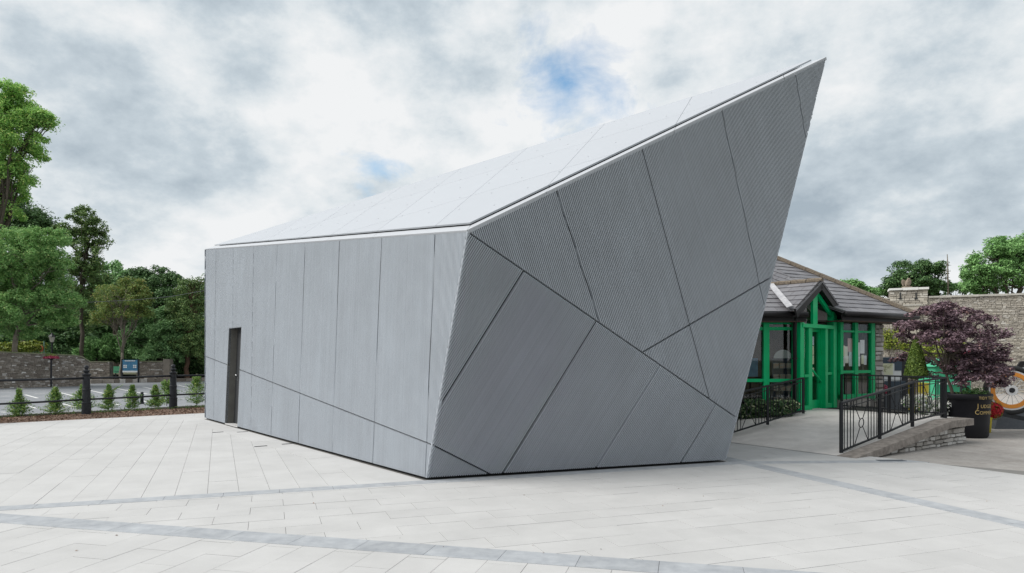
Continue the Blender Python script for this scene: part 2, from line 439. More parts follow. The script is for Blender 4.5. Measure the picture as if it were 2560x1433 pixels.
def clip(poly, a, b, c):                              # keep a*u + b*v <= c
    out = []
    for i in range(len(poly)):
        p, q = poly[i], poly[(i + 1) % len(poly)]
        dp, dq = a * p[0] + b * p[1] - c, a * q[0] + b * q[1] - c
        if dp <= 1e-9: out.append(p)
        if (dp < -1e-9 and dq > 1e-9) or (dp > 1e-9 and dq < -1e-9):
            t = dp / (dp - dq); out.append((p[0] + (q[0] - p[0]) * t, p[1] + (q[1] - p[1]) * t))
    return out


def area(poly):
    return 0.5 * sum(poly[i][0] * poly[(i + 1) % len(poly)][1] - poly[(i + 1) % len(poly)][0] * poly[i][1] for i in range(len(poly)))


def ccw(poly): return poly if area(poly) > 0 else poly[::-1]


def inset(poly, d):
    poly = ccw(poly); out = poly
    for i in range(len(poly)):
        p, q = poly[i], poly[(i + 1) % len(poly)]
        ex, ey = q[0] - p[0], q[1] - p[1]; l = math.hypot(ex, ey)
        if l < 1e-6: continue
        a, b = ey / l, -ex / l                        # outward normal of a ccw polygon
        out = clip(out, a, b, a * p[0] + b * p[1] - d)
        if len(out) < 3: return []
    return out


def split(polys, p, q):
    ex, ey = q[0] - p[0], q[1] - p[1]; l = math.hypot(ex, ey); a, b = ey / l, -ex / l; c = a * p[0] + b * p[1]
    out = []
    for poly in polys:
        for sgn in (1, -1):
            r = clip(poly, a * sgn, b * sgn, c * sgn)
            if len(r) >= 3 and abs(area(r)) > 1e-3: out.append(r)
    return out


class Frame:                                          # plane with its own 2-D coordinates
    def __init__(s, o, u, n):
        s.o = Vector(o); s.n = Vector(n).normalized(); u = Vector(u); s.u = (u - s.n * u.dot(s.n)).normalized(); s.v = s.n.cross(s.u)

    def to(s, p): d = Vector(p) - s.o; return (d.dot(s.u), d.dot(s.v))

    def w(s, q, off=0.0): return s.o + s.u * q[0] + s.v * q[1] + s.n * off

    def px(s, x, y): return s.to(hit(x, y, s.o, s.n))


# ------------------------------------------------------------------ the setting: ground sheets
def sheet(name, pts, z, m):
    mb = MB(); mb.add([(p[0], p[1], z) for p in pts], [tuple(range(len(pts)))])
    return struct(name, mb, m)


sheet('ground', [(-900, -300), (900, -300), (900, 1500), (-900, 1500)], -0.075, 'terrain')
car_park = sheet('car_park', [(-70, 10), (-9.0, 12.0), (-2.0, 23), (-2, 47.5), (-70, 47.5)], -0.045, 'asphalt')
sheet('forecourt', [(3.0, 9.0), (40, 3), (40, 45), (-1.9, 45), (-1.9, 23)], -0.045, 'forecourt')

# pavilion base, measured
PA, PL, PR = G(1065, 1201), G(513, 1048), G(1815, 1155)

# --- paving: five fields of granite slabs divided by darker bands
d1 = (Vector((K(546), 1, 0))).normalized()             # joint direction shared by the fields left and right of the pavilion
U0, U1 = G(0, 1272), G(1065, 1203)
dU = (PR - PA).normalized()
dL = (G(1900, 1421) - G(0, 1284)).normalized()
L0 = G(0, 1284)
V0, V1 = G(1895, 1164.5), G(2560, 1313)
dV = (V1 - V0).normalized()
X0, X1 = G(1851, 1157), G(2300, 1153)
dX = (X1 - X0).normalized()


def rot(v): return Vector((-v.y, v.x, 0))              # left-hand normal


def half(p, d, side, off=0.0):                         # keep the points on one side of the line through p along d (side +1: left of d)
    n = rot(d) * side; return (-n.x, -n.y, -(n.x * p.x + n.y * p.y) - off)


PLAZA = [(-17.0, 1.0), (14, 1.0), (14, 9.0)]
edge_a, edge_b = G(0, 1059), G(512, 1033)
dE = (edge_b - edge_a).normalized()
e_r = [G(2560, 1188), G(2305, 1154.6), G(2254, 1149), G(1831, 1107)]
dR1 = (e_r[0] - e_r[1]).normalized(); dR2 = (e_r[2] - e_r[3]).normalized()
BIG = [(-17.5, 1.2), (13.5, 1.2), (13.5, 24), (-17.5, 24)]
wall_dir = (PL - PA).normalized()
wall_out = Vector((-wall_dir.y, wall_dir.x, 0))
if wall_out.x > 0: wall_out = -wall_out
BAND = 0.24
uN = rot(dU)                                           # away from the camera
lN = rot(dL); vN = rot(dV); xN = rot(dX)


def region(*hs):
    p = list(BIG)
    for h in hs:
        p = clip(p, *h)
        if len(p) < 3: return []
    return p


BORD = 0.5
bord_p = PA + wall_out * BORD
h_aboveU = half(PA, dU, 1)
h_belowU = half(PA - uN * BAND, dU, -1)
h_belowV = half(V0 - vN * 0.14, dV, -1)
h_aboveV = half(V0 + vN * 0.14, dV, 1)
h_aboveL = half(L0, dL, 1)
h_belowL = half(L0 - lN * 0.31, dL, -1)
h_edge = half(edge_a, dE, -1)
h_r1 = half(e_r[1], dR1, -1); h_r2 = half(e_r[3], dR2, -1)
h_belowX = half(X0 - xN * 0.12, dX, -1); h_aboveX = half(X0 + xN * 0.12, dX, 1)
h_leftwall = (-wall_out.x, -wall_out.y, -(wall_out.x * bord_p.x + wall_out.y * bord_p.y))
fields = [
    (region(h_aboveU, h_edge, h_leftwall), d1, 0.345, 2.3, 0.0),
    (region(h_belowU, h_aboveL, h_belowV), dU, 0.33, 0.66, 0.5),
    (region(h_belowL), rot(dL), 0.325, 0.66, 0.5),
    (region(h_aboveV, h_belowX, h_r1), dV, 0.33, 0.66, 0.5),
    (region(h_aboveX, h_r2, half(PR + dU * 0.02, uN, -1)), dX, 0.33, 0.66, 0.5),
]
fields.append((region(h_edge, (wall_out.x, wall_out.y, wall_out.dot(PA) + 0.02), half(PL + wall_dir * 0.012, Vector((-wall_dir.y, wall_dir.x, 0)), -1 if True else 1), half(PL + rot(wall_dir) * 0 , wall_dir, 1) if False else (1, 0, 2.0)), d1, 0.345, 1.05, 0.0))
b_in = PA + wall_out * 0.02
border = region(h_aboveU, h_edge, (wall_out.x, wall_out.y, wall_out.dot(bord_p) - 0.0), (-wall_out.x, -wall_out.y, -wall_out.dot(b_in)))
bands = [
    (region(half(PA, dU, -1), half(PA - uN * BAND, dU, 1), h_aboveL, half(V0 - vN * 0.14, dV, -1)), dU, BAND, 0.62),
    (region(half(L0, dL, -1), half(L0 - lN * 0.31, dL, 1)), dL, 0.31, 0.62),
    (region(half(V0 - vN * 0.14, dV, 1), half(V0 + vN * 0.14, dV, -1), half(PR - dU * 0.3, uN, -1), half(e_r[1], dR1, -1)), dV, 0.28, 0.6),
    (region(half(X0 - xN * 0.12, dX, 1), half(X0 + xN * 0.12, dX, -1), h_aboveV, h_r2), dX, 0.24, 0.6),
]
plaza_poly = [(-17.5, 1.2), (13.5, 1.2), (13.5, 6.0), (e_r[0].x + 2, e_r[0].y - 1.0), tuple(e_r[1][:2]), tuple(e_r[2][:2]), tuple(e_r[3][:2]), (3.6, 13.4), (-3, 21.5), tuple((edge_b + dE * 4)[:2]), tuple((edge_a - dE * 5.5)[:2])]
mbp = MB(); mbp.add([(p[0], p[1], -0.012) for p in plaza_poly], [tuple(range(len(plaza_poly)))])
pavement = struct('pavement', mbp, 'joint')

JOINT = 0.0036
SLABH = 0.03


def slab_piece(poly, ztop=0.0):
    mb = MB(); n = len(poly)
    mb.add([(p[0], p[1], ztop - SLABH) for p in poly] + [(p[0], p[1], ztop) for p in poly],
           [tuple(range(n, 2 * n))] + [(i, (i + 1) % n, (i + 1) % n + n, i + n) for i in range(n)])
    return mb


def lay(field, d, wid, leng, stagger, jit=0.0):
    """slabs of a field: (polygon, centre, full?)"""
    fr_u, fr_v = d, rot(d); o = Vector((0.37, 0.11, 0))
    loc = [((p[0] - o.x) * fr_u.x + (p[1] - o.y) * fr_u.y, (p[0] - o.x) * fr_v.x + (p[1] - o.y) * fr_v.y) for p in field]
    u0, u1 = min(p[0] for p in loc), max(p[0] for p in loc); v0, v1 = min(p[1] for p in loc), max(p[1] for p in loc)
    res = []
    for j in range(int((v1 - v0) / wid) + 1):
        va, vb = v0 + j * wid, v0 + (j + 1) * wid
        off = (stagger * leng * (j % 2)) if stagger else random.uniform(0, leng)
        row = clip(clip(loc, 0, -1, -va - JOINT / 2), 0, 1, vb - JOINT / 2)
        if len(row) < 3: continue
        u = u0 - off
        while u < u1:
            cell = clip(clip(row, -1, 0, -u - JOINT / 2), 1, 0, u + leng - JOINT / 2)
            if len(cell) >= 3 and abs(area(cell)) > 0.0001:
                full = abs(abs(area(cell)) - (wid - JOINT) * (leng - JOINT)) < 1e-6
                w = [(o.x + fr_u.x * p[0] + fr_v.x * p[1], o.y + fr_u.y * p[0] + fr_v.y * p[1]) for p in ccw(cell)]
                res.append((w, full))
            u += leng
    return res


def in_view(poly):
    cx = sum(p[0] for p in poly) / len(poly); cy = sum(p[1] for p in poly) / len(poly)
    if cy < 3: return 0.0
    x = CX + F * cx / cy; y = HY + F * CAMH / cy
    if x < -30 or x > 2590 or y > 1450: return 0.0
    return abs(area(poly)) * CAMH / cy ** 3


slabs = []
for i, (poly, d, wid, leng, st) in enumerate(fields):
    if len(poly) >= 3:
        for w, full in lay(poly, d, wid, leng, st): slabs.append((in_view(w), w, full, i, math.atan2(d.y, d.x)))
if len(border) >= 3:
    for w, full in lay(border, wall_dir, BORD, 0.9, 0.0): slabs.append((in_view(w), w, full, 9, math.atan2(wall_dir.y, wall_dir.x)))
slabs.sort(key=lambda t: -t[0])
shared = {}
rest = MB()
for k, (score, w, full, i, ang) in enumerate(slabs):
    dz = random.uniform(-0.0012, 0.0012)
    if k < 300 and score > 0:
        c = Vector((sum(p[0] for p in w) / len(w), sum(p[1] for p in w) / len(w), 0))
        if full:
            if i not in shared:
                ca, sa = math.cos(-ang), math.sin(-ang)
                shared[i] = slab_piece([((p[0] - c.x) * ca - (p[1] - c.y) * sa, (p[0] - c.x) * sa + (p[1] - c.y) * ca) for p in w]).mesh('paving_slab')
            o = link('paving_slab', shared[i], 'granite', pavement, (c.x, c.y, dz)); o.rotation_euler.z = ang
        else:
            link('paving_slab', slab_piece([(p[0] - c.x, p[1] - c.y) for p in w]).mesh('paving_slab'), 'granite', pavement, (c.x, c.y, dz))
    else:
        s_ = slab_piece(w, dz); rest.add(s_.v, s_.f)
part('paving_slabs_beyond', rest, 'granite', pavement, kind='stuff')
for poly, d, wid, leng in bands:
    if len(poly) < 3: continue
    for w, full in lay(poly, d, wid * 1.002, leng, 0.0):
        c = Vector((sum(p[0] for p in w) / len(w), sum(p[1] for p in w) / len(w), 0))
        link('band_stone', slab_piece([(p[0] - c.x, p[1] - c.y) for p in w]).mesh('band_stone'), 'band_granite', pavement, (c.x, c.y, 0.0015))

# specks of leaf litter and grit on the slabs
n = 70
lx, ly = rng.uniform(-9, 9, n), rng.uniform(4.6, 12.5, n)
keep = ly < 8.6 + 0.30 * lx
lit = np.stack([lx, ly, np.full(n, 0.004)], axis=1)[keep]
ln_ = rng.normal(scale=0.3, size=lit.shape); ln_[:, 2] = 1
LITTER = (lit, ln_)
# drainage slots in the paving beside the wall
for x, y in ((545, 1081), (606, 1080), (720, 1110), (652, 1116)):
    c = G(x, y)
    mb = MB().box(c + Vector((0, 0, 0.003)), (0.05, 0.22, 0.004), (wall_dir, wall_out, Vector((0, 0, 1))))
    part('drain_slot', mb, 'gap_dark', pavement)
gc = G(2228, 1152)
part('drain_grating', MB().box(gc + Vector((0, 0, 0.004)), (0.42, 0.13, 0.006), (dX, rot(dX), Vector((0, 0, 1)))), 'stand_grey', pavement)

# ------------------------------------------------------------------ the pavilion
tilt = math.tan(math.radians(2.3))
ln = (wall_out + Vector((0, 0, tilt))).normalized()    # left wall leans back a little
if ln.dot(Vector((0, -1, 0))) < 0: ln = -ln
left = Frame(PA, -wall_dir, ln)
PB = hit(1168, 578, PA, ln)
PT_L = hit(513, 624, PA, ln)
PTOP = AT(2067, 144, 10.9)
fn = (PR - PA).cross(PB - PA).normalized()
if fn.y > 0: fn = -fn
lower = Frame(PA, PR - PA, fn)
PP = hit(1844, 1046, PA, fn)
un = (PP - PB).cross(PTOP - PB).normalized()
if un.y > 0: un = -un
upper = Frame(PB, PP - PB, un)
rn = (PB - PT_L).cross(PTOP - PT_L).normalized()
if rn.z < 0: rn = -rn
roof = Frame(PT_L, PB - PT_L, rn)
PQ = Vector((2.6, 17.2, 0))                            # hidden back corner

pav = thing('pavilion', PA, 'large grey faceted pavilion of ribbed panels with a soaring pointed prow', 'pavilion')
PITCH, TOPW = 0.0270, 0.42


def ribbed(frame, polys, ribdir, thick=0.055, RIBD=0.038):
    """a cladding panel: convex pieces in the frame's plane with ribs along ribdir"""
    rl = math.hypot(*ribdir); r = (ribdir[0] / rl, ribdir[1] / rl); a = (r[1], -r[0])     # across
    mb = MB()
    for poly in polys:
        poly = ccw(poly)
        if len(poly) < 3: continue
        q = ccw([(p[0] * a[0] + p[1] * a[1], p[0] * r[0] + p[1] * r[1]) for p in poly])
        back = lambda p, off: frame.w((a[0] * p[0] + r[0] * p[1], a[1] * p[0] + r[1] * p[1]), off)
        u0, u1 = min(p[0] for p in q), max(p[0] for p in q)
        k = math.floor(u0 / PITCH)
        while k * PITCH < u1:
            xs = [k * PITCH, k * PITCH + 0.10 * PITCH, k * PITCH + TOPW * PITCH, k * PITCH + (TOPW + 0.10) * PITCH, (k + 1) * PITCH]
            hs = [-RIBD, 0.0, 0.0, -RIBD, -RIBD]
            for i in range(4):
                c = clip(clip(q, -1, 0, -xs[i]), 1, 0, xs[i + 1])
                if len(c) >= 3 and abs(area(c)) > 1e-7:
                    mb.add([back(p, hs[i] + (hs[i + 1] - hs[i]) * (p[0] - xs[i]) / (xs[i + 1] - xs[i])) for p in c], [tuple(range(len(c)))])
            k += 1
        n = len(q)
        mb.add([back(p, -RIBD) for p in q] + [back(p, -thick) for p in q], [(i, (i + 1) % n, (i + 1) % n + n, i + n) for i in range(n)])
    return mb


GAPW = 0.022
ZB = 0.024


def bottom_clip(frame, poly):                          # panels stop short of the ground
    b0, b1 = frame.to(PA + Vector((0, 0, 0))), None
    g = Vector((0, 0, 1)); a, b, c = -g.dot(frame.u), -g.dot(frame.v), frame.o.z - ZB
    return clip(poly, a, b, c)


# left wall
L_poly = [left.to(p) for p in (PA, PB, PT_L, PL)]
L_poly = bottom_clip(left, ccw(L_poly))
L_lines = [((540, 621), (534, 1054)), ((583, 618), (581, 1066)), ((634, 614.5), (627, 1079)), ((693, 610.5), (677, 1094)), ((763, 605.5), (745, 1112)),
           ((849, 599.5), (830, 1136)), ((954, 592), (931, 1164)), ((1088, 583), (1062, 1199)), ((511, 890), (1082.6, 1114))]
polys = [L_poly]
for p, q in L_lines: polys = split(polys, left.px(*p), left.px(*q))
door_q = [left.px(569, 820), left.px(600, 819), left.px(600, 1071), left.px(569, 1063)]
vert = left.to(left.o + (Vector((0, 0, 1)) - left.n * left.n.z))
for pl in polys:
    pl = inset(pl, GAPW / 2)
    if len(pl) < 3: continue
    pieces = []
    dl, dr = sorted((left.px(569, 900)[0], left.px(600, 900)[0])); dt = left.px(585, 820)[1]
    for a_, b_, c_ in ((1, 0, dl), (-1, 0, -dr)):
        r_ = clip(pl, a_, b_, c_)
        if len(r_) >= 3: pieces.append(r_)
    m_ = clip(clip(pl, -1, 0, -dl), 1, 0, dr)
    if len(m_) >= 3:
        m2_ = clip(m_, 0, -1, -dt) if left.v.z > 0 else clip(m_, 0, 1, dt)
        if len(m2_) >= 3: pieces.append(m2_)
    pieces = [p for p in pieces if abs(area(p)) > 1e-4]
    if pieces: part('wall_panel', ribbed(left, pieces, vert, RIBD=0.010), 'panel', pav)

part('corner_trim', MB().tube([PA + zb_ - (ln + fn) * 0.012 for zb_ in (Vector((0, 0, 0.03)),)] + [PB - (ln + fn) * 0.012], 0.0125, 8), 'panel', pav)
# front, lower facet
F_poly = bottom_clip(lower, ccw([lower.to(p) for p in (PA, PB, PP, PR)]))
polys = [F_poly]
for p, q in [((1311, 678), (1098, 1021)), ((1491, 803), (1252, 1190)), ((1649, 915), (1490, 1171)), ((1790, 1012), (1700, 1159)), ((1082.6, 1114), (1236, 1191.6))]:
    polys = split(polys, lower.px(*p), lower.px(*q))
pd, qd = lower.px(1311, 678), lower.px(1098, 1021)
for pl in polys:
    pl = inset(pl, GAPW / 2)
    if len(pl) >= 3: part('wall_panel', ribbed(lower, [pl], (pd[0] - qd[0], pd[1] - qd[1])), 'panel', pav)

# front, upper facet
U_poly = ccw([upper.to(p) for p in (PB, PTOP, PP)])
polys = [U_poly]
for p, q in [((1389, 470), (1500, 806)), ((1604, 367), (1774, 997)), ((1803, 271.6), (1909, 756)), ((1988.7, 182.5), (2014, 344.6)), ((1606.5, 881), (1925.8, 694.6))]:
    polys = split(polys, upper.px(*p), upper.px(*q))
pd, qd = upper.px(1604, 367), upper.px(1774, 997)
for pl in polys:
    pl = inset(pl, GAPW / 2)
    if len(pl) >= 3: part('wall_panel', ribbed(upper, [pl], (pd[0] - qd[0], pd[1] - qd[1])), 'panel', pav)


# hidden sides: large ribbed panels
def plain_face(pts):
    n = (pts[1] - pts[0]).cross(pts[2] - pts[0]).normalized()
    cen = (PA + PL + PQ + PT_L) / 4
    if n.dot(pts[0] - cen) < 0: n = -n
    fr_ = Frame(pts[0], pts[1] - pts[0], n)
    pl = inset([fr_.to(p) for p in pts], GAPW / 2)
    up_ = (Vector((0, 0, 1)) - n * n.z)
    return ribbed(fr_, [pl], (up_.dot(fr_.u), up_.dot(fr_.v)))


zb = Vector((0, 0, ZB))
for tri in ([PR + zb, PQ + zb, PTOP], [PQ + zb, PL + zb, PT_L], [PQ + zb, PT_L, PTOP], [PR + zb, PTOP, PP]):
    part('wall_panel', plain_face(tri), 'panel', pav)

# dark backing seen through the joints, and the recessed base
cen = (PA + PL + PR + PQ + PB + PT_L + PTOP) / 7
core_pts = [PA, PL, PR, PQ, PB, PT_L, PTOP, PP]
NS = [ln, fn, un]


def pulled(p, faces):                                  # move a corner inwards from the given planes by 5 cm
    q = p.copy()
    for n in faces: q -= n * 0.066
    return q


rqn = (PQ - PR).cross(PTOP - PR).normalized(); rqn = rqn if rqn.x > 0 else -rqn
bkn = (PL - PQ).cross(PT_L - PQ).normalized(); bkn = bkn if bkn.y > 0 else -bkn
cA, cL, cR, cQ = pulled(PA, (ln, fn)), pulled(PL, (ln, bkn)), pulled(PR, (fn, rqn)), pulled(PQ, (rqn, bkn))
cB, cTL, cT, cP = pulled(PB, (ln, fn, rn)), pulled(PT_L, (ln, bkn, rn)), pulled(PTOP, (un, rqn, rn)), pulled(PP, (fn, rqn))
dhl = wall_out
mb = MB()
# left side of the backing has an opening for the door
dn = [left.w((dl, 0)), left.w((dr, 0))]
vsb = [cA, cL, cR, cQ, cB, cTL, cT, cP]
mb.add(vsb, [(0, 4, 7, 2), (4, 6, 7), (4, 5, 6), (2, 7, 6), (2, 6, 3), (3, 6, 5), (3, 5, 1)])
DEPTH = 0.20


def lw(u, v, off): return left.w((u, v), off)


vz0 = left.to(PA)[1]
toL, toA = (dl, dr) if left.to(PL)[0] < left.to(PA)[0] else (dr, dl)
cl = lambda p: left.to(p)
ca_, cb_, cl_, ctl_ = cl(cA), cl(cB), cl(cL), cl(cTL)
sgnv = 1 if left.v.z > 0 else -1
base_v = 0.0


def bot(u): return ca_[1] + (cl_[1] - ca_[1]) * (u - ca_[0]) / (cl_[0] - ca_[0])
def top(u): return cb_[1] + (ctl_[1] - cb_[1]) * (u - cb_[0]) / (ctl_[0] - cb_[0])


O_ = -0.066
mb.add([lw(*ca_, O_), lw(*cb_, O_), lw(toA, top(toA), O_), lw(toA, bot(toA), O_)], [(0, 1, 2, 3)])
mb.add([lw(toA, dt, O_), lw(toA, top(toA), O_), lw(toL, top(toL), O_), lw(toL, dt, O_)], [(0, 1, 2, 3)])
mb.add([lw(toL, bot(toL), O_), lw(toL, top(toL), O_), lw(*ctl_, O_), lw(*cl_, O_)], [(0, 1, 2, 3)])
part('wall_backing', mb, 'gap_dark', pav)

# door recess
up_l = Vector((0, 0, 1)); db = bot(toA)


def dpt(u, v, off): return lw(u, v, off)


jl = MB().prism([dpt(toL, bot(toL), -0.004), dpt(toL, dt, -0.004), dpt(toL, dt, -DEPTH - 0.05), dpt(toL, bot(toL), -DEPTH - 0.05)], left.u * (0.02 if toL < toA else -0.02) * -1)
part('door_jamb', jl, 'jamb', pav)
jr = MB().prism([dpt(toA, bot(toA), -0.004), dpt(toA, dt, -0.004), dpt(toA, dt, -DEPTH - 0.05), dpt(toA, bot(toA), -DEPTH - 0.05)], left.u * (0.02 if toL < toA else -0.02))
part('door_jamb', jr, 'jamb', pav)
hd = MB().prism([dpt(toA, dt, -0.004), dpt(toL, dt, -0.004), dpt(toL, dt, -DEPTH - 0.05), dpt(toA, dt, -DEPTH - 0.05)], left.v * 0.02 * sgnv)
part('door_head', hd, 'gap_dark', pav)
leaf = part('door_leaf', MB().prism([dpt(toA, bot(toA) + 0.01, -DEPTH), dpt(toL, bot(toL) + 0.01, -DEPTH), dpt(toL, dt, -DEPTH), dpt(toA, dt, -DEPTH)], left.n * -0.045), 'door_leaf', pav)
su = 1 if toA > toL else -1
hv = hit(594, 938, left.o - left.n * DEPTH, left.n); hu, hvv = left.to(hv)
hm = MB().tube([dpt(hu, hvv, -DEPTH), dpt(hu, hvv, -DEPTH + 0.06), dpt(hu + su * 0.02, hvv, -DEPTH + 0.065), dpt(hu + su * 0.13, hvv, -DEPTH + 0.06)], 0.011, 8)
part('handle', hm, 'steel', leaf, True)
part('lock_plate', MB().box(dpt(hu, hvv - 0.09 * sgnv, -DEPTH + 0.004), (0.035, 0.09, 0.008), (left.u, left.v, left.n)), 'steel', leaf)
thr = MB().prism([dpt(toA, bot(toA), -0.0) * 1, dpt(toL, bot(toL), -0.0), dpt(toL, bot(toL), -DEPTH), dpt(toA, bot(toA), -DEPTH)], (0, 0, 0.025))
part('threshold', thr, 'granite', pav)

# roof: coping strip along the edge, then raised smooth panels
R_tri = ccw([roof.to(p) for p in (PT_L, PB, PTOP)])
def edge_line(p, q, d):                                # half-plane: at least d inside the edge p-q
    ex, ey = q[0] - p[0], q[1] - p[1]; l = math.hypot(ex, ey); a, b = ey / l, -ex / l
    cx = sum(t[0] for t in R_tri) / 3; cy = sum(t[1] for t in R_tri) / 3
    c = a * p[0] + b * p[1]
    if a * cx + b * cy > c: a, b, c = -a, -b, -c
    return a, b, c - d


rL, rB, rT = roof.to(PT_L), roof.to(PB), roof.to(PTOP)
CW = 0.165
def extrude(frame, poly, z0, z1):
    mb_ = MB(); n = len(poly)
    mb_.add([frame.w(p, z0) for p in poly] + [frame.w(p, z1) for p in poly], [tuple(range(n, 2 * n)), tuple(range(n - 1, -1, -1))] + [(i, (i + 1) % n, (i + 1) % n + n, i + n) for i in range(n)])
    return mb_


e1, e2 = edge_line(rL, rB, 0), edge_line(rB, rT, 0)
i1, i2 = edge_line(rL, rB, CW), edge_line(rB, rT, CW)
strip1 = clip(clip(R_tri, *e1), -i1[0], -i1[1], -i1[2])
strip1 = clip(strip1, *edge_line(rB, rT, 0.0))
strip2 = clip(clip(R_tri, *e2), -i2[0], -i2[1], -i2[2])
bis = ((i1[0] - i2[0]), (i1[1] - i2[1])); bc = bis[0] * rB[0] + bis[1] * rB[1]
cA_ = clip(strip1, -bis[0], -bis[1], -bc); cB_ = clip(strip2, bis[0], bis[1], bc)
for k, strip in enumerate((cA_, cB_)):
    if len(strip) < 3: continue
    us = [p[0] for p in strip]; pcs = [strip]
    cuts = [((822, 599), (1015.6, 465)), ((755, 596), (887, 505)), ((937, 591), (1162, 420))] if k == 0 else [((1697, 308), (1735, 243)), ((1388, 457), (1519, 309)), ((1960, 195), (1950, 150))]
    for p, q in cuts: pcs = split(pcs, roof.px(*p), roof.px(*q))
    for pc in pcs:
        pc = inset(pc, 0.003)
        if len(pc) >= 3: part('coping', extrude(roof, pc, -0.035, 0.012), 'coping', pav)
r_in = clip(clip(R_tri, *edge_line(rL, rB, CW + 0.014)), *edge_line(rB, rT, CW + 0.014))
part('roof_backing', extrude(roof, clip(clip(R_tri, *edge_line(rL, rB, 0.06)), *edge_line(rB, rT, 0.06)), -0.06, -0.03), 'gap_dark', pav)
polys = [r_in]
for p, q in [((1735, 243), (1697, 308)), ((1519, 309), (1388, 455)), ((1330, 367), (1108, 558)), ((1162.5, 420), (937, 591)), ((1015.6, 465), (822, 599)), ((887.5, 505.6), (755, 595.6)), ((769, 542), (681, 599)),
             ((1100, 471.6), (1733, 284)), ((884, 583), (1406, 431))]:
    polys = split(polys, roof.px(*p), roof.px(*q))
for pl in polys:
    pl = inset(pl, 0.0035)
    if len(pl) >= 3: part('roof_panel', extrude(roof, pl, 0.022, 0.045), 'roof_panel', pav)
# fixings
fu = [p[0] for p in r_in]; fv = [p[1] for p in r_in]
fm = MB().lathe((0, 0, 0), [(0.011, 0), (0.011, 0.004), (0.006, 0.006)], 6).mesh('fastener')
q_ = rn.to_track_quat('Z', 'Y').to_euler()
nf = 0
gu = min(fu)
while gu < max(fu):
    gv = min(fv)
    while gv < max(fv):
        c = [(gu, gv)]
        ins = all(a * gu + b * gv <= c_ - 0.1 for a, b, c_ in (edge_line(rL, rB, CW), edge_line(rB, rT, CW), edge_line(rL, rT, 0.0)))
        if ins:
            o = link('fastener', fm, 'fastener', pav, roof.w((gu, gv), 0.045) - PA); o.rotation_euler = q_; nf += 1
        gv += 0.62
    gu += 0.85

# ------------------------------------------------------------------ foliage helpers


def leaf_mesh(name, pos, nrm, size, aspect=0.55, origin=Vector((0, 0, 0))):
    """one bent, pointed leaf (two triangles) for each position"""
    n = len(pos)
    nrm = nrm / np.linalg.norm(nrm, axis=1, keepdims=True)
    r = rng.normal(size=(n, 3)); t = r - nrm * np.sum(r * nrm, axis=1, keepdims=True); t /= np.linalg.norm(t, axis=1, keepdims=True)
    b = np.cross(nrm, t)
    L = (size * rng.uniform(0.65, 1.3, n))[:, None] if np.isscalar(size) else size[:, None]
    W = L * aspect
    base = pos - t * L * 0.5; tip = pos + t * L * 0.5 - nrm * L * 0.12
    lf = pos + b * W * 0.5 + nrm * L * 0.06; rt = pos - b * W * 0.5 + nrm * L * 0.06
    v = np.stack([base, lf, tip, rt], axis=1).reshape(-1, 3) - np.array(origin)
    me = bpy.data.meshes.new(name)
    me.vertices.add(4 * n); me.vertices.foreach_set('co', v.astype(np.float32).ravel())
    me.loops.add(6 * n)
    idx = (np.arange(n)[:, None] * 4 + np.array([0, 2, 1, 0, 3, 2])[None, :]).ravel()
    me.loops.foreach_set('vertex_index', idx.astype(np.int32))
    me.polygons.add(2 * n)
    me.polygons.foreach_set('loop_start', (np.arange(2 * n) * 3).astype(np.int32))
    try: me.polygons.foreach_set('loop_total', np.full(2 * n, 3, dtype=np.int32))
    except Exception: pass
    me.update(calc_edges=True); me.validate()
    return me


def ball(n):
    d = rng.normal(size=(n, 3)); d /= np.linalg.norm(d, axis=1, keepdims=True)
    return d


def clump_leaves(cent, cr, per, flat=0.75, up=0.9):
    """leaves gathered into clumps about the given centres"""
    m = len(cent)
    d = ball(m * per); rad = rng.uniform(0.25, 1.0, m * per) ** 0.6
    c = np.repeat(cent, per, axis=0); R = np.repeat(cr, per)[:, None]
    off = d * rad[:, None] * R; off[:, 2] *= flat
    nrm = d * 0.7 + np.array([0, 0, up]) + rng.normal(scale=0.55, size=(m * per, 3))
    return c + off, nrm


def lobe_clumps(lobes, cr, dens=1.5):
    out, rr = [], []
    for (c, rx, rz, ry) in lobes:
        a = 4 * math.pi * ((rx * rz) ** 1.6 / 3 + (rx * ry) ** 1.6 / 3 + (rz * ry) ** 1.6 / 3) ** (1 / 1.6)
        n = max(5, int(a * dens / (math.pi * cr * cr)))
        d = ball(n); d[:, 2] = np.where(d[:, 2] < -0.55, -d[:, 2], d[:, 2])
        rad = rng.uniform(0.62, 1.06, n)[:, None]
        p = np.array(c)[None, :] + d * rad * np.array([rx, ry, rz])[None, :]
        out.append(p); rr.append(cr * rng.uniform(0.6, 1.35, n))
    return np.concatenate(out), np.concatenate(rr)


def branch_path(a, b, bend=0.15, n=6):
    a, b = Vector(a), Vector(b); L = (b - a).length; pts = []
    w = Vector((random.uniform(-1, 1), random.uniform(-1, 1), random.uniform(0.2, 1))) * L * bend
    for i in range(n + 1):
        t = i / n; p = a.lerp(b, t) + w * math.sin(math.pi * t) * 0.6
        if 0 < i < n: p += Vector((random.gauss(0, 1), random.gauss(0, 1), random.gauss(0, 1))) * L * 0.012
        pts.append(p)
    return pts


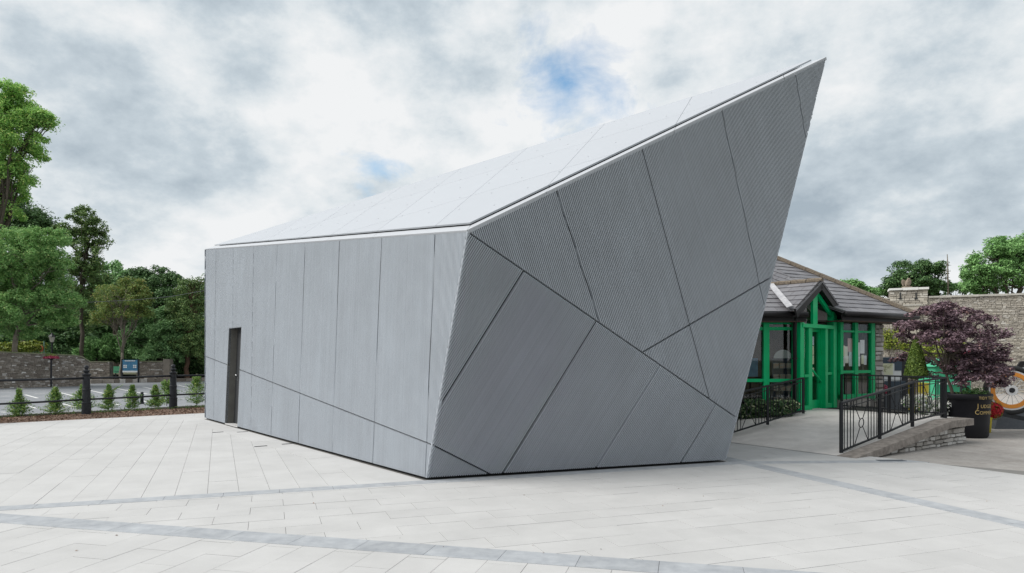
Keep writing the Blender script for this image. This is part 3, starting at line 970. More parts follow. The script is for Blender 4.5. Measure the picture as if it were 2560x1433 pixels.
def tree(name, D, base, lobes, leaf, label, group=None, size=0.22, cr=0.55, per=42, dens=1.5, trunk_r=0.22, bark='bark', z0=0.0, depth=0.9,
         extra_twigs=0, cat='tree', bare=None, fork=0.45):
    """base: trunk foot (px x at distance D); lobes: (px x, px y, px rx, px ry) of the crown's masses"""
    foot = Vector((K(base) * D, D, z0))
    root = thing(name, foot, label, cat, group)
    L, subs = [], []
    for (x, y, rx, ry) in lobes:
        dd = D + random.uniform(-0.6, 0.6) * depth * max(rx, ry) * D / F
        c = AT(x, y, dd); s = D / F
        mx_ = max(rx, ry) * s
        L.append((tuple(c), rx * s * 0.86, ry * s * 0.86, mx_ * depth * 0.86))
        if rx > 20:                                    # sprays that break the outline
            for _ in range(9):
                q = ball(1)[0]; q[2] = q[2] * 0.8 + 0.1; f_ = random.uniform(0.26, 0.45)
                cc = (c.x + q[0] * rx * s * 1.0, c.y + q[1] * mx_ * depth * 0.85, c.z + q[2] * ry * s * 1.0)
                subs.append((cc, rx * s * f_ * 1.1, ry * s * f_ * 1.0, mx_ * f_))
    cent, rr = lobe_clumps(L, cr, dens * 0.75)
    if subs:
        c2, r2 = lobe_clumps(subs, cr * 0.7, dens * 0.5)
        cent, rr = np.concatenate([cent, c2]), np.concatenate([rr, r2])
    pos, nrm = clump_leaves(cent, rr, per)
    me = leaf_mesh('crown', pos, nrm, size, origin=foot)
    top = max((Vector(l[0]) for l in L), key=lambda v: v.z)
    mid = sum((Vector(l[0]) for l in L), Vector((0, 0, 0))) / len(L)
    fk = foot.lerp(Vector((mid.x, mid.y, mid.z)), fork); fk.x = foot.x * 0.7 + mid.x * 0.3; fk.y = foot.y
    mb = MB()
    tp = branch_path(foot - Vector((0, 0, 0.2)), fk, 0.03, 6)
    mb.tube(tp, [trunk_r * (1.25 if i == 0 else 1 - 0.05 * i) for i in range(len(tp))], 9)
    tp2 = branch_path(fk, top, 0.06, 7)
    mb.tube(tp2, [trunk_r * 0.7 * (1 - i / 7.5) + 0.015 for i in range(8)], 7)
    for l in L:
        c = Vector(l[0])
        s_ = random.choice(tp2[:4] + tp[-2:])
        pth = branch_path(s_, c, 0.1, 5)
        mb.tube(pth, [trunk_r * 0.24 * (1 - i / 6) + 0.012 for i in range(6)], 6)
        for _ in range(5 + extra_twigs):
            e = c + Vector((random.uniform(-1, 1) * l[1], random.uniform(-1, 1) * l[3], random.uniform(-0.7, 1) * l[2])) * 0.9
            q = branch_path(random.choice(pth[2:]), e, 0.1, 4)
            mb.tube(q, [trunk_r * 0.13 * (1 - i / 5) + 0.006 for i in range(5)], 5)
    part('trunk', mb, bark, root, True)
    link('crown', me, leaf, root)
    return root


link('leaf_litter', leaf_mesh('leaf_litter', LITTER[0], LITTER[1], 0.022, 0.6), 'mulch', pavement, kind='stuff')

# ------------------------------------------------------------------ left side: planting bed, fence, car park, wall
kA, kB = G(0, 1045), G(510, 1018)
bed = [edge_a - dE * 5.5, edge_b + dE * 6, kB + (kB - kA).normalized() * 5, kA - (kB - kA).normalized() * 5]
mb = MB(); nu, nv = 60, 6
vsl, fsl = [], []
for i in range(nu + 1):
    for j in range(nv + 1):
        p = bed[0].lerp(bed[1], i / nu).lerp(bed[3].lerp(bed[2], i / nu), j / nv)
        h = 0.05 * math.sin(math.pi * j / nv) + (random.uniform(-0.012, 0.014) if 0 < j < nv else 0)
        vsl.append((p.x, p.y, -0.006 + h))
for i in range(nu):
    for j in range(nv):
        a = i * (nv + 1) + j; fsl.append((a, a + nv + 1, a + nv + 2, a + 1))
planting_bed = struct('planting_bed', mb.add(vsl, fsl), 'mulch_base')
n = 9000
a_, b_ = rng.uniform(0.1, 0.75, n), rng.uniform(0.02, 0.98, n)
P0, P1, P2, P3 = [np.array(p) for p in (bed[0], bed[1], bed[2], bed[3])]
pp = (P0[None] * (1 - a_)[:, None] + P1[None] * a_[:, None]) * (1 - b_)[:, None] + (P3[None] * (1 - a_)[:, None] + P2[None] * a_[:, None]) * b_[:, None]
pp[:, 2] = 0.002 + 0.05 * np.sin(np.pi * b_)
nn = rng.normal(scale=0.6, size=(n, 3)); nn[:, 2] = 1
link('bark_chips', leaf_mesh('bark_chips', pp, nn, 0.055, 0.45), 'mulch', planting_bed, kind='stuff')
n = 700
sel = rng.integers(0, 9000, n); gp = pp[sel] + np.array([0, 0, 0.03]); gp = gp[b_[sel] > 0.55]
gn = rng.normal(size=(len(gp), 3)); gn[:, 2] *= 0.3
link('weeds', leaf_mesh('weeds', np.repeat(gp, 4, axis=0) + rng.normal(scale=0.03, size=(len(gp) * 4, 3)), np.repeat(gn, 4, axis=0) + rng.normal(scale=0.5, size=(len(gp) * 4, 3)), 0.07, 0.3), 'grass', planting_bed, kind='stuff')

kd = (kB - kA).normalized(); kn = rot(kd)
t = -5.0
i = 0
while t < (kB - kA).length + 5:
    c = kA + kd * (t + 0.45) + kn * 0.07
    part('kerb_stone', MB().box(c + Vector((0, 0, 0.0)), (0.892, 0.13, 0.12), (kd, kn, Vector((0, 0, 1)))), 'kerb', planting_bed)
    t += 0.9; i += 1

# painted bay lines
LINES = [(63, 987, 94, 995.5), (0, 990.4, 25, 990.7), (86, 984.6, 116, 984.8), (40, 969.6, 61.5, 972), (127.5, 965, 150, 968), (152, 982, 191, 992), (163, 982.8, 195, 982.3),
         (69, 1015, 89, 1021), (156, 1009.5, 195, 1019), (226, 976.5, 261, 984), (228.6, 1009.5, 258, 1009), (291, 971, 322.5, 977.6), (339, 980.7, 368.6, 985), (357, 967.4, 377.7, 971.6),
         (445, 963, 479, 971), (359, 1002.6, 370, 1005.4), (445, 997.4, 476, 996), (402, 977, 410, 978.5), (284, 1010, 300, 1013.5), (-60, 1000, -25, 1009), (402, 1003.5, 412, 1006), (0, 1030, 16, 1031)]
for x0, y0, x1, y1 in LINES:
    a, b = G(x0, y0, -0.041), G(x1, y1, -0.041); d = (b - a).normalized(); s_ = rot(d) * 0.05
    part('painted_line', MB().add([a - s_, b - s_, b + s_, a + s_], [(0, 1, 2, 3)]), 'paint_white', car_park)

# fence posts and rails
fp1, fp2 = G(216, 1040), G(433, 1024.5)
fstep = fp2 - fp1
PROF = [(0.115, -0.05), (0.115, 0.33), (0.12, 0.34), (0.12, 0.365), (0.103, 0.375), (0.100, 0.70), (0.112, 0.705), (0.112, 0.73), (0.095, 0.74), (0.088, 1.06), (0.092, 1.09), (0.112, 1.115), (0.112, 1.14),
        (0.055, 1.155), (0.05, 1.175), (0.085, 1.215), (0.085, 1.24), (0.04, 1.255), (0.038, 1.275), (0.056, 1.30), (0.06, 1.33), (0.045, 1.365), (0.012, 1.385)]
post_me = MB().lathe((0, 0, 0), PROF, 20).mesh('iron_bollard', smooth=False)
fence = thing('post_and_rail_fence', fp1 - fstep, 'black iron post and rail fence with finialled posts along the planting bed', 'fence')
for k in range(-1, 3):
    p = fp1 + fstep * k
    o = link('post', post_me, 'black_iron', fence, p - (fp1 - fstep))
for k in range(-2, 2):
    a, b = fp1 + fstep * k, fp1 + fstep * (k + 1)
    for z, r in ((1.03, 0.03), (0.45, 0.026)):
        part('rail', MB().tube([a + Vector((0, 0, z)), (a + b) / 2 + Vector((0, 0, z - 0.008)), b + Vector((0, 0, z))], r, 10), 'black_iron', fence, True)

# small yews in the bed
YEWS = [(48, 1043, 70, 'small yew at the far left of the planting bed'), (138, 1040, 72, 'second young yew from the left in the bed'),
        (206, 1029, 66, 'young yew half hidden behind the left fence post'), (272, 1028, 66, 'young yew with one shoot sticking out to the right'),
        (331, 1024, 61, 'young yew midway between the two fence posts'), (388, 1022, 59, 'slim young yew just left of the right fence post'),
        (417, 1015, 64, 'young yew half hidden behind the right fence post'), (492, 1014, 74, 'bushy young yew beside the pavilion corner')]
for (x, y, h, lab) in YEWS:
    f = G(x, y); H_ = h * f.y / F; root = thing('yew_shrub', f, lab, 'shrub', 'young yews in the planting bed')
    m_ = 300
    t_ = rng.uniform(0.03, 1.0, m_); ang = rng.uniform(0, 2 * np.pi, m_)
    wf_ = rng.uniform(0.7, 1.25); rad = (1 - t_) * 0.30 * wf_ * rng.uniform(0.45, 1.35, m_) * (1 + 0.35 * np.sin(t_ * rng.uniform(6, 14) + rng.uniform(0, 6))) + 0.035
    if x in (492, 417): rad = rad * 1.35 + 0.05
    tip = np.stack([np.cos(ang) * rad, np.sin(ang) * rad, t_ * H_ + rad * 0.35], axis=1)
    basep = np.stack([0 * ang, 0 * ang, t_ * H_ * 0.85], axis=1)
    if x == 272: tip = np.concatenate([tip, np.array([[0.26 + 0.03 * q, 0.0, H_ * 0.9 + 0.012 * q] for q in range(6)])]); basep = np.concatenate([basep, np.tile([[0.02, 0, H_ * 0.72]], (6, 1))])
    k_ = 14
    s_ = rng.uniform(0.25, 1.05, (len(tip), k_, 1))
    pos = basep[:, None, :] + (tip - basep)[:, None, :] * s_ + rng.normal(scale=0.012, size=(len(tip), k_, 3))
    pos = pos.reshape(-1, 3)
    nr = rng.normal(size=pos.shape); nr[:, 2] = np.abs(nr[:, 2]) + 0.8
    link('foliage', leaf_mesh('foliage', pos, nr, 0.055, 0.28), 'leaf_yew', root)
    part('stem', MB().tube([f, f + Vector((0.01, 0, H_ * 0.5)), f + Vector((0, 0.01, H_ * 0.93))], [0.014, 0.01, 0.004], 6), 'bark', root)


def stonework(wall, top, thick, hs, ls, m, parent, name='stonework', nmax=None):
    """courses of uneven stones on the face of an upright plane; top(s): wall height at s"""
    s0, s1, z0 = wall['s0'], wall['s1'], wall['z0']; pl = wall['pl']
    mb_ = MB(); z = z0
    while True:
        h = random.uniform(*hs); s = s0 + random.uniform(-0.2, 0)
        any_ = False
        while s < s1:
            l = random.uniform(*ls); g = 0.006
            tp = min(top(s), top(s + l), top(s + l / 2))
            if z + 0.02 < tp:
                zt = min(z + h, tp); any_ = True
                pr = random.uniform(0.006, 0.035); j = lambda a=0.013: random.uniform(-a, a)
                q = [(max(s, s0) + g + j(), z + g + j()), (min(s + l, s1) - g + j(), z + g + j()), (min(s + l, s1) - g + j(), zt - g + j()), (max(s, s0) + g + j(), zt - g + j())]
                if q[1][0] - q[0][0] > 0.02:
                    back_ = [pl.w(a, b, thick - 0.01) for a, b in q]; fr_ = [pl.w(a * 0.94 + (q[0][0] + q[1][0]) / 2 * 0.06, b * 0.9 + (q[0][1] + q[2][1]) / 2 * 0.1, thick + pr) for a, b in q]
                    mb_.add(back_ + fr_, [(4, 5, 6, 7), (0, 1, 5, 4), (1, 2, 6, 5), (2, 3, 7, 6), (3, 0, 4, 7)])
            s += l
        z += h
        if not any_: break
    return part(name, mb_, m, parent, kind='stuff') if mb_.v else None


def wall_body(pl, s0, s1, top, thick, m, parent, step=0.5, z0=-0.1):
    mb_ = MB(); n_ = max(2, int((s1 - s0) / step)); vs_, fs_ = [], []
    for i_ in range(n_ + 1):
        s = s0 + (s1 - s0) * i_ / n_; tz = top(s)
        vs_ += [pl.w(s, z0, thick / 2), pl.w(s, tz, thick / 2), pl.w(s, tz, -thick / 2), pl.w(s, z0, -thick / 2)]
    for i_ in range(n_):
        a = i_ * 4
        fs_ += [(a, a + 4, a + 5, a + 1), (a + 1, a + 5, a + 6, a + 2), (a + 2, a + 6, a + 7, a + 3)]
    fs_ += [(0, 1, 2, 3), (n_ * 4 + 3, n_ * 4 + 2, n_ * 4 + 1, n_ * 4)]
    return part('wall_core', mb_.add(vs_, fs_), m, parent)


def coping_run(pl, s0, s1, top, width, h, m, parent, step=0.5):
    s = s0
    while s < s1 - 0.05:
        e = min(s + step * random.uniform(0.8, 1.2), s1)
        a, b = pl.w(s + 0.004, top(s) + h / 2), pl.w(e - 0.004, top(e) + h / 2)
        part('coping_stone', MB().beam(a, b, width, h * random.uniform(0.85, 1.15)), m, parent)
        s = e


# tall rubble wall at the far side of the car park, its end sweeping down
wa, wb = G(0, 969), G(221, 962.5)
wpl = VPlane(wa.x, wa.y, (wb - wa).x, (wb - wa).y); wlen = (wb - wa).length


def topA(s):
    base = 1.84 - 0.2 * max(0, s) / wlen
    k = (s - (wlen - 0.75)) / 0.75
    return base - (0.33 * k * k if k > 0 else 0)


sw = thing('rubble_wall', wa, 'tall dark rubble stone wall left of the car park, its top sweeping down', 'wall')
wall_body(wpl, -9, wlen, topA, 0.4, 'mortar', sw)
stonework(dict(s0=-3.0, s1=wlen, z0=-0.05, pl=wpl), topA, 0.2, (0.045, 0.10), (0.07, 0.26), 'stone_dark', sw)
coping_run(wpl, -3, wlen, topA, 0.5, 0.06, 'coping_moss', sw, 0.45)

D2 = 45.5
lpl = VPlane(K(221) * D2, D2, 1, 0.02)
low1 = thing('low_rubble_wall', lpl.w(0, 0), 'low rubble wall between the tall wall and the green sign', 'wall')
s1_ = lpl.s_at(279)
wall_body(lpl, -0.6, s1_, lambda s: 1.27, 0.4, 'mortar', low1)
stonework(dict(s0=-0.6, s1=s1_, z0=0.0, pl=lpl), lambda s: 1.26, 0.2, (0.045, 0.09), (0.1, 0.34), 'stone_dark', low1)
coping_run(lpl, -0.6, s1_, lambda s: 1.27, 0.5, 0.05, 'coping_moss', low1, 0.5)
low2 = thing('low_rubble_wall', lpl.w(lpl.s_at(346), 0), 'low rubble wall right of the blue information board', 'wall')
s0_, s1_ = lpl.s_at(345), lpl.s_at(426)
wall_body(lpl, s0_, s1_, lambda s: 1.29, 0.4, 'mortar', low2)
stonework(dict(s0=s0_, s1=s1_, z0=0.0, pl=lpl), lambda s: 1.28, 0.2, (0.045, 0.09), (0.1, 0.34), 'stone_dark', low2)
coping_run(lpl, s0_, s1_ - 0.4, lambda s: 1.29, 0.5, 0.05, 'coping_moss', low2, 0.5)
part('end_pier', MB().box(lpl.w(s1_ - 0.15, 0.72, 0), (0.42, 0.5, 1.5)), 'stone_dark', low2)
low3 = thing('stone_edging', G(225, 956), 'low stone edging at the back of the car park below the boards', 'kerb')
a, b = G(225, 957.5), G(520, 951); dd_ = (b - a).normalized(); t = 0
while t < (b - a).length:
    l = random.uniform(0.3, 0.7)
    part('edging_stone', MB().box(a + dd_ * (t + l / 2) + Vector((0, 0, 0.07)), (l - 0.02, 0.3, 0.24 + random.uniform(-0.03, 0.03)), (dd_, rot(dd_), Vector((0, 0, 1)))), 'stone_dark', low3)
    t += l

# blue information board, small green sign, bollards
bc_ = AT(326, 950, 44.0); bc_.z = 0
ib = thing('information_board', bc_, 'blue car park information board on two dark posts', 'sign')
p0, p1 = AT(307, 900, 44), AT(344, 931, 44)
w_, h_ = p1.x - p0.x, p0.z - p1.z
part('panel', MB().box(((p0.x + p1.x) / 2, 44, (p0.z + p1.z) / 2), (w_, 0.05, h_)), 'board_blue', ib)
for x in (p0.x - 0.05, p1.x + 0.05): part('post', MB().box((x, 44.02, p0.z / 2), (0.08, 0.08, p0.z + 0.1)), 'black_iron', ib)
part('header_strip', MB().box(((p0.x + p1.x) / 2, 43.97, p0.z - 0.06), (w_ * 0.7, 0.012, 0.05)), 'white_card', ib)
part('footer_strip', MB().box(((p0.x + p1.x) / 2, 43.97, p1.z + 0.05), (w_, 0.012, 0.10)), 'white_card', ib)
for i_ in range(2):
    for j_ in range(2):
        for sx in (-1, 1):
            part('picture', MB().box(((p0.x + p1.x) / 2 + sx * (0.31 + 0.06 * (2 * i_ - 1)), 43.97, (p0.z + p1.z) / 2 - 0.02 + 0.055 * (2 * j_ - 1)), (0.09, 0.012, 0.085)), 'white_card', ib)
gs = AT(292, 933, 44.6)
gsn = thing('green_sign', Vector((gs.x, gs.y, 0)), 'small green sign beside the slender tree trunk', 'sign')
part('panel', MB().box((gs.x, gs.y, gs.z + 0.22), (0.42, 0.04, 0.44)), 'board_green', gsn)
part('post', MB().box((gs.x - 0.1, gs.y + 0.05, gs.z / 2 + 0.1), (0.06, 0.06, gs.z + 0.3)), 'black_iron', gsn)
part('text_strip', MB().box((gs.x + 0.02, gs.y - 0.026, gs.z + 0.1), (0.28, 0.008, 0.03)), 'board_navy', gsn)
for (x, y, h, lab) in ((355, 1010, 30, 'small black bollard standing in the car park between two yews'), (39, 969, 14, 'short black post at the foot of the tall rubble wall')):
    c = G(x, y, -0.045); hh = h * c.y / F; b_o = thing('bollard', c, lab, 'bollard')
    part('post', MB().lathe(c, [(0.055, 0), (0.055, hh * 0.72), (0.066, hh * 0.74), (0.066, hh * 0.8), (0.05, hh * 0.82), (0.05, hh * 0.93), (0.058, hh * 0.95), (0.03, hh)], 14), 'black_iron', b_o, True)
    part('base_ring', MB().lathe(c, [(0.075, 0), (0.075, 0.05), (0.06, 0.06)], 14), 'black_iron', b_o)

# flower basket on a pole
fb = G(128, 966.8); fh = (963.5 - 893) * fb.y / F + 0.0
fbt = thing('flower_pole', fb, 'black pole crowned with a basket of pink flowers before the rubble wall', 'planter')
ht = CAMH - (895 - HY) / F * fb.y
part('pole', MB().tube([fb, fb + Vector((0, 0, ht))], 0.045, 10), 'black_iron', fbt)
part('basket', MB().lathe(fb + Vector((0, 0, ht - 0.1)), [(0.08, 0), (0.25, 0.1), (0.30, 0.2)], 14), 'black_iron', fbt)
d = ball(900); d[:, 2] = np.abs(d[:, 2]) * 0.75 - 0.28
link('flowers', leaf_mesh('flowers', np.array(fb + Vector((0, 0, ht + 0.05))) + d * np.array([0.38, 0.38, 0.27]) * rng.uniform(0.7, 1.05, (900, 1)), d + np.array([0, 0, 0.3]), 0.07, 0.8, fb), 'petal_pink', fbt)
d = ball(500); d[:, 2] = np.abs(d[:, 2]) * 0.8
link('leaves', leaf_mesh('leaves', np.array(fb + Vector((0, 0, ht + 0.05))) + d * np.array([0.3, 0.3, 0.24]), d, 0.07, 0.6, fb), 'leaf_autumn', fbt)

# lantern and pole behind the wall
lp = AT(130, 838, 43.0); lz = lp.z
lan = thing('street_lantern', Vector((lp.x, lp.y, 0)), 'black heritage street lantern among the trees behind the rubble wall', 'street lamp')
part('post', MB().tube([(lp.x, lp.y, -0.1), (lp.x, lp.y, lz - 0.45)], [0.06, 0.045], 10), 'black_iron', lan)
part('glass', MB().lathe((lp.x, lp.y, lz - 0.45), [(0.10, 0), (0.19, 0.34)], 6), 'lamp_glass', lan)
part('cap', MB().lathe((lp.x, lp.y, lz - 0.11), [(0.23, 0), (0.20, 0.05), (0.08, 0.15), (0.06, 0.2), (0.02, 0.26)], 6), 'black_iron', lan)
gp_ = AT(110, 853, 41.5)
gpl = thing('lifebuoy_post', Vector((gp_.x, gp_.y, 0)), 'grey green post with a red lifebuoy behind the rubble wall', 'post')
part('post', MB().tube([(gp_.x, gp_.y, -0.1), (gp_.x, gp_.y, gp_.z)], 0.035, 8), 'pole_green', gpl)
part('lifebuoy', MB().torus((gp_.x - 0.16, gp_.y - 0.05, gp_.z - 0.45), 0.16, 0.05, (Vector((0.5, -0.2, 0)).normalized(), Vector((0, 0, 1)), Vector((0.2, 0.9, 0)).normalized()), 20, 8), 'buoy_red', gpl, True)

# overhead cable
solo('overhead_cable', MB().tube([AT(-700, 752, 41), AT(0, 757, 41), AT(200, 757, 41), AT(340, 750, 41), AT(430, 741, 41), AT(720, 690, 41)], 0.016, 5), 'cable', 'thin overhead cable crossing in front of the left trees', 'cable')

# ------------------------------------------------------------------ trees on the left
sheet('woodland_floor', [(-80, 47.6), (4, 47.6), (4, 130), (-80, 130)], 0.35, 'terrain')
TG = 'trees behind the car park'
tree('ash_tree', 37, -60, [(-110, 340, 150, 140), (-10, 285, 70, 65), (25, 260, 40, 45), (78, 312, 48, 30), (48, 345, 50, 40), (45, 400, 48, 42), (30, 450, 42, 45), (-60, 480, 100, 90), (5, 510, 55, 45), (100, 300, 26, 16), (118, 312, 15, 9)],
     'leaf_ash', 'tallest green ash tree cut off by the left edge', TG, size=0.125, cr=0.5, per=110, dens=1.4, trunk_r=0.34)
tree('ash_tree', 36.5, 32, [(25, 630, 105, 65), (100, 640, 58, 42), (130, 665, 42, 30), (45, 705, 95, 50), (125, 740, 58, 32), (160, 760, 32, 22), (60, 780, 80, 45), (150, 800, 42, 22), (25, 825, 60, 30), (-60, 720, 90, 120)],
     'leaf_ash_light', 'light green feathery ash tree with pale trunk behind the rubble wall', TG, size=0.12, cr=0.42, per=100, dens=1.6, trunk_r=0.16, bark='bark_pale', fork=0.62)
tree('sycamore_tree', 47, 60, [(60, 545, 60, 38), (95, 560, 32, 28), (20, 570, 60, 50), (80, 600, 60, 40)],
     'leaf_dark', 'dark green tree showing between the two ash trees', TG, size=0.17, cr=0.6, per=85, dens=1.5, trunk_r=0.3)
tree('oak_tree', 46, 205, [(213, 548, 32, 22), (243, 575, 28, 24), (262, 605, 15, 16), (170, 580, 36, 17), (150, 590, 18, 9), (215, 600, 40, 30), (215, 645, 44, 34), (195, 700, 60, 45), (240, 690, 36, 38), (190, 770, 62, 55), (235, 780, 45, 60)],
     'leaf_olive', 'tall slim olive green tree with open windswept top', TG, size=0.14, cr=0.36, per=46, dens=0.95, trunk_r=0.15, extra_twigs=3, fork=0.75)
tree('oak_tree', 56, 405, [(385, 715, 45, 38), (425, 725, 34, 40), (350, 712, 40, 32), (400, 770, 58, 50), (430, 790, 34, 45), (330, 760, 50, 50)],
     'leaf_dark', 'dark rounded tree on the skyline above the blue board', TG, size=0.18, cr=0.55, per=85, dens=1.6, trunk_r=0.25, fork=0.7)
tree('lime_tree', 60, 290, [(290, 715, 48, 22), (265, 735, 42, 30), (330, 700, 30, 18), (270, 690, 34, 30)],
     'leaf_bright', 'pale green tree on the skyline beside the slim olive tree', TG, size=0.26, cr=0.6, per=40, dens=1.4, trunk_r=0.3)
tree('cherry_tree', 44.3, 302, [(300, 745, 55, 30), (268, 765, 36, 30), (335, 735, 38, 26), (360, 750, 24, 20), (300, 785, 50, 25), (345, 790, 30, 20), (262, 800, 32, 18), (330, 715, 26, 16)],
     'leaf_autumn', 'slender tree with yellowing leaves and bare lower twigs by the blue board', TG, size=0.12, cr=0.36, per=30, dens=1.0, trunk_r=0.11, bark='bark_pale', extra_twigs=12, fork=0.38)
tree('maple_shrub', 46.5, 395, [(385, 800, 52, 28), (420, 835, 48, 32), (370, 850, 55, 35), (410, 880, 60, 30), (440, 860, 36, 35), (350, 890, 36, 22)],
     'leaf_bright', 'broad light green maple leaning over the low wall', TG, size=0.15, cr=0.40, per=80, dens=1.6, trunk_r=0.12)
tree('yew_tree', 46.5, 466, [(470, 760, 36, 50), (495, 740, 26, 40), (500, 712, 16, 20), (455, 800, 30, 50), (485, 830, 36, 60), (468, 870, 32, 40), (505, 880, 30, 40), (480, 710, 16, 12)],
     'leaf_olive', 'dark olive tree with reddish trunk next to the pavilion', TG, size=0.12, cr=0.4, per=70, dens=1.6, trunk_r=0.17, bark='bark_red', extra_twigs=3, fork=0.6)
tree('laurel_shrub', 46.8, 250, [(250, 880, 42, 28), (230, 895, 30, 18), (280, 870, 30, 30), (225, 865, 20, 20)],
     'leaf_mid', 'rounded green shrub above the low rubble wall', TG, size=0.14, cr=0.38, per=80, dens=1.6, trunk_r=0.06, cat='shrub')
tree('fern_shrub', 41.5, 40, [(35, 872, 34, 10), (70, 868, 30, 12), (95, 872, 20, 10)],
     'leaf_creeper', 'yellow green shrub peeping over the tall rubble wall', TG, size=0.16, cr=0.3, per=40, dens=1.4, trunk_r=0.05, cat='shrub', z0=0.3)
tree('laurel_shrub', 49, 160, [(165, 840, 50, 40), (195, 870, 42, 30), (140, 860, 40, 30)],
     'leaf_dark', 'dark shrub under the trees behind the street lantern', TG, size=0.24, cr=0.5, per=44, dens=1.6, trunk_r=0.1, cat='shrub')
tree('laurel_shrub', 48, 470, [(440, 920, 36, 22), (475, 915, 34, 26), (505, 910, 30, 30), (460, 895, 40, 20), (530, 920, 30, 30)],
     'leaf_dark', 'dark undergrowth beneath the red trunked tree by the pavilion', TG, size=0.16, cr=0.45, per=75, dens=1.6, trunk_r=0.08, cat='shrub')
tree('laurel_shrub', 48.5, 120, [(100, 855, 50, 30), (140, 885, 60, 22), (60, 880, 50, 18), (215, 885, 40, 20), (300, 895, 40, 18), (330, 880, 26, 26)],
     'leaf_dark', 'long dark undergrowth just behind the rubble walls', TG, size=0.16, cr=0.45, per=75, dens=1.6, trunk_r=0.08, cat='shrub')
# the wood behind, one dark mass
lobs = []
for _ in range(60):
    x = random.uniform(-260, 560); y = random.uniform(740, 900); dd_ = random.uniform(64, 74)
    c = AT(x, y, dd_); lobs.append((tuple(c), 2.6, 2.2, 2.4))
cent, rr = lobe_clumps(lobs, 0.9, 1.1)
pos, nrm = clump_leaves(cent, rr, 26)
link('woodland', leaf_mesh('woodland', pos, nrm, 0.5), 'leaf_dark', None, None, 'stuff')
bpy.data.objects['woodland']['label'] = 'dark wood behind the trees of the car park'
bpy.data.objects['woodland']['category'] = 'woodland'

# ------------------------------------------------------------------ right side: ramp and railings
FL = 0.42
r0 = G(2103, 1137); rc = G(2362, 1046, FL); rdir = (rc - r0); rdir.z = 0; rlen = rdir.length; rdir.normalize(); pdir = rot(rdir)
ramp = thing('entrance_ramp', r0, 'concrete entrance ramp rising to the green door with stone side wall', 'ramp')


def rp(r, p, z): return r0 + rdir * r + pdir * p + Vector((0, 0, z - r0.z))


def rz(r): return max(0.0, min(FL, FL * (r + 0.15) / (rlen - 0.35)))


OUT = -0.36
mb = MB(); rs = [-0.2, 0.6, 1.4, 2.2, 3.0, rlen - 0.5, rlen + 0.35]
vsl, fsl = [], []
for r in rs:
    z = rz(r) + 0.006
    vsl += [rp(r, OUT + 0.30, z), rp(r, 4.5, z), rp(r, 4.5, -0.05), rp(r, OUT + 0.30, -0.05)]
for i in range(len(rs) - 1):
    a = i * 4; fsl += [(a, a + 4, a + 5, a + 1), (a + 3, a, a + 4, a + 7)[::-1], (a + 1, a + 5, a + 6, a + 2)]
fsl.append((len(rs) * 4 - 4, len(rs) * 4 - 3, len(rs) * 4 - 2, len(rs) * 4 - 1))
part('ramp_surface', mb.add(vsl, fsl), 'concrete_ramp', ramp)
mb = MB(); vsl, fsl = [], []
for r in rs:
    z = rz(r); lo = max(z - 0.12, -0.06)
    vsl += [rp(r, OUT, z + 0.008), rp(r, OUT + 0.315, z + 0.008), rp(r, OUT + 0.315, lo), rp(r, OUT, lo)]
for i in range(len(rs) - 1):
    a = i * 4; fsl += [(a, a + 4, a + 5, a + 1), (a + 3, a + 7, a + 4, a), (a + 2, a + 6, a + 7, a + 3)]
n_ = len(rs) * 4
fsl += [(0, 1, 2, 3), (n_ - 1, n_ - 2, n_ - 3, n_ - 4)]
part('edge_slab', mb.add(vsl, fsl), 'slab_edge', ramp)
# rubble under the edge slab, stone by stone
ppl = VPlane(rp(0, OUT + 0.12, 0).x, rp(0, OUT + 0.12, 0).y, rdir.x, rdir.y)
part('rubble_core', MB().prism([rp(0.7, OUT + 0.14, -0.06), rp(rlen + 0.25, OUT + 0.14, -0.06), rp(rlen + 0.25, OUT + 0.14, FL - 0.13), rp(rlen - 0.5, OUT + 0.14, FL - 0.13), rp(0.7, OUT + 0.14, max(0, rz(0.7) - 0.125))], pdir * 0.12), 'mortar', ramp)
z = -0.045
while z < FL - 0.14:
    h = random.uniform(0.06, 0.1); s = 0.6
    while s < rlen + 0.22:
        l = random.uniform(0.14, 0.34); e = min(s + l, rlen + 0.25); tp = min(rz(s) - 0.125, z + h)
        if tp - z > 0.025:
            q = [(s + 0.006, z + 0.005), (e - 0.006, z + 0.005), (e - 0.006, tp - 0.005), (s + 0.006, tp - 0.005)]; pr = random.uniform(0.015, 0.045)
            q = [(a + random.uniform(-0.014, 0.014), b + random.uniform(-0.01, 0.01)) for a, b in q]; qc = (sum(a[0] for a in q) / 4, sum(a[1] for a in q) / 4)
            mbs = MB().add([ppl.w(a, b, -0.03) for a, b in q] + [ppl.w(qc[0] + (a - qc[0]) * 0.88, qc[1] + (b - qc[1]) * 0.82, pr) for a, b in q], [(4, 5, 6, 7), (0, 1, 5, 4), (1, 2, 6, 5), (2, 3, 7, 6), (3, 0, 4, 7)])
            part('stone', mbs, 'stone_grey', ramp)
        s += l
    z += h


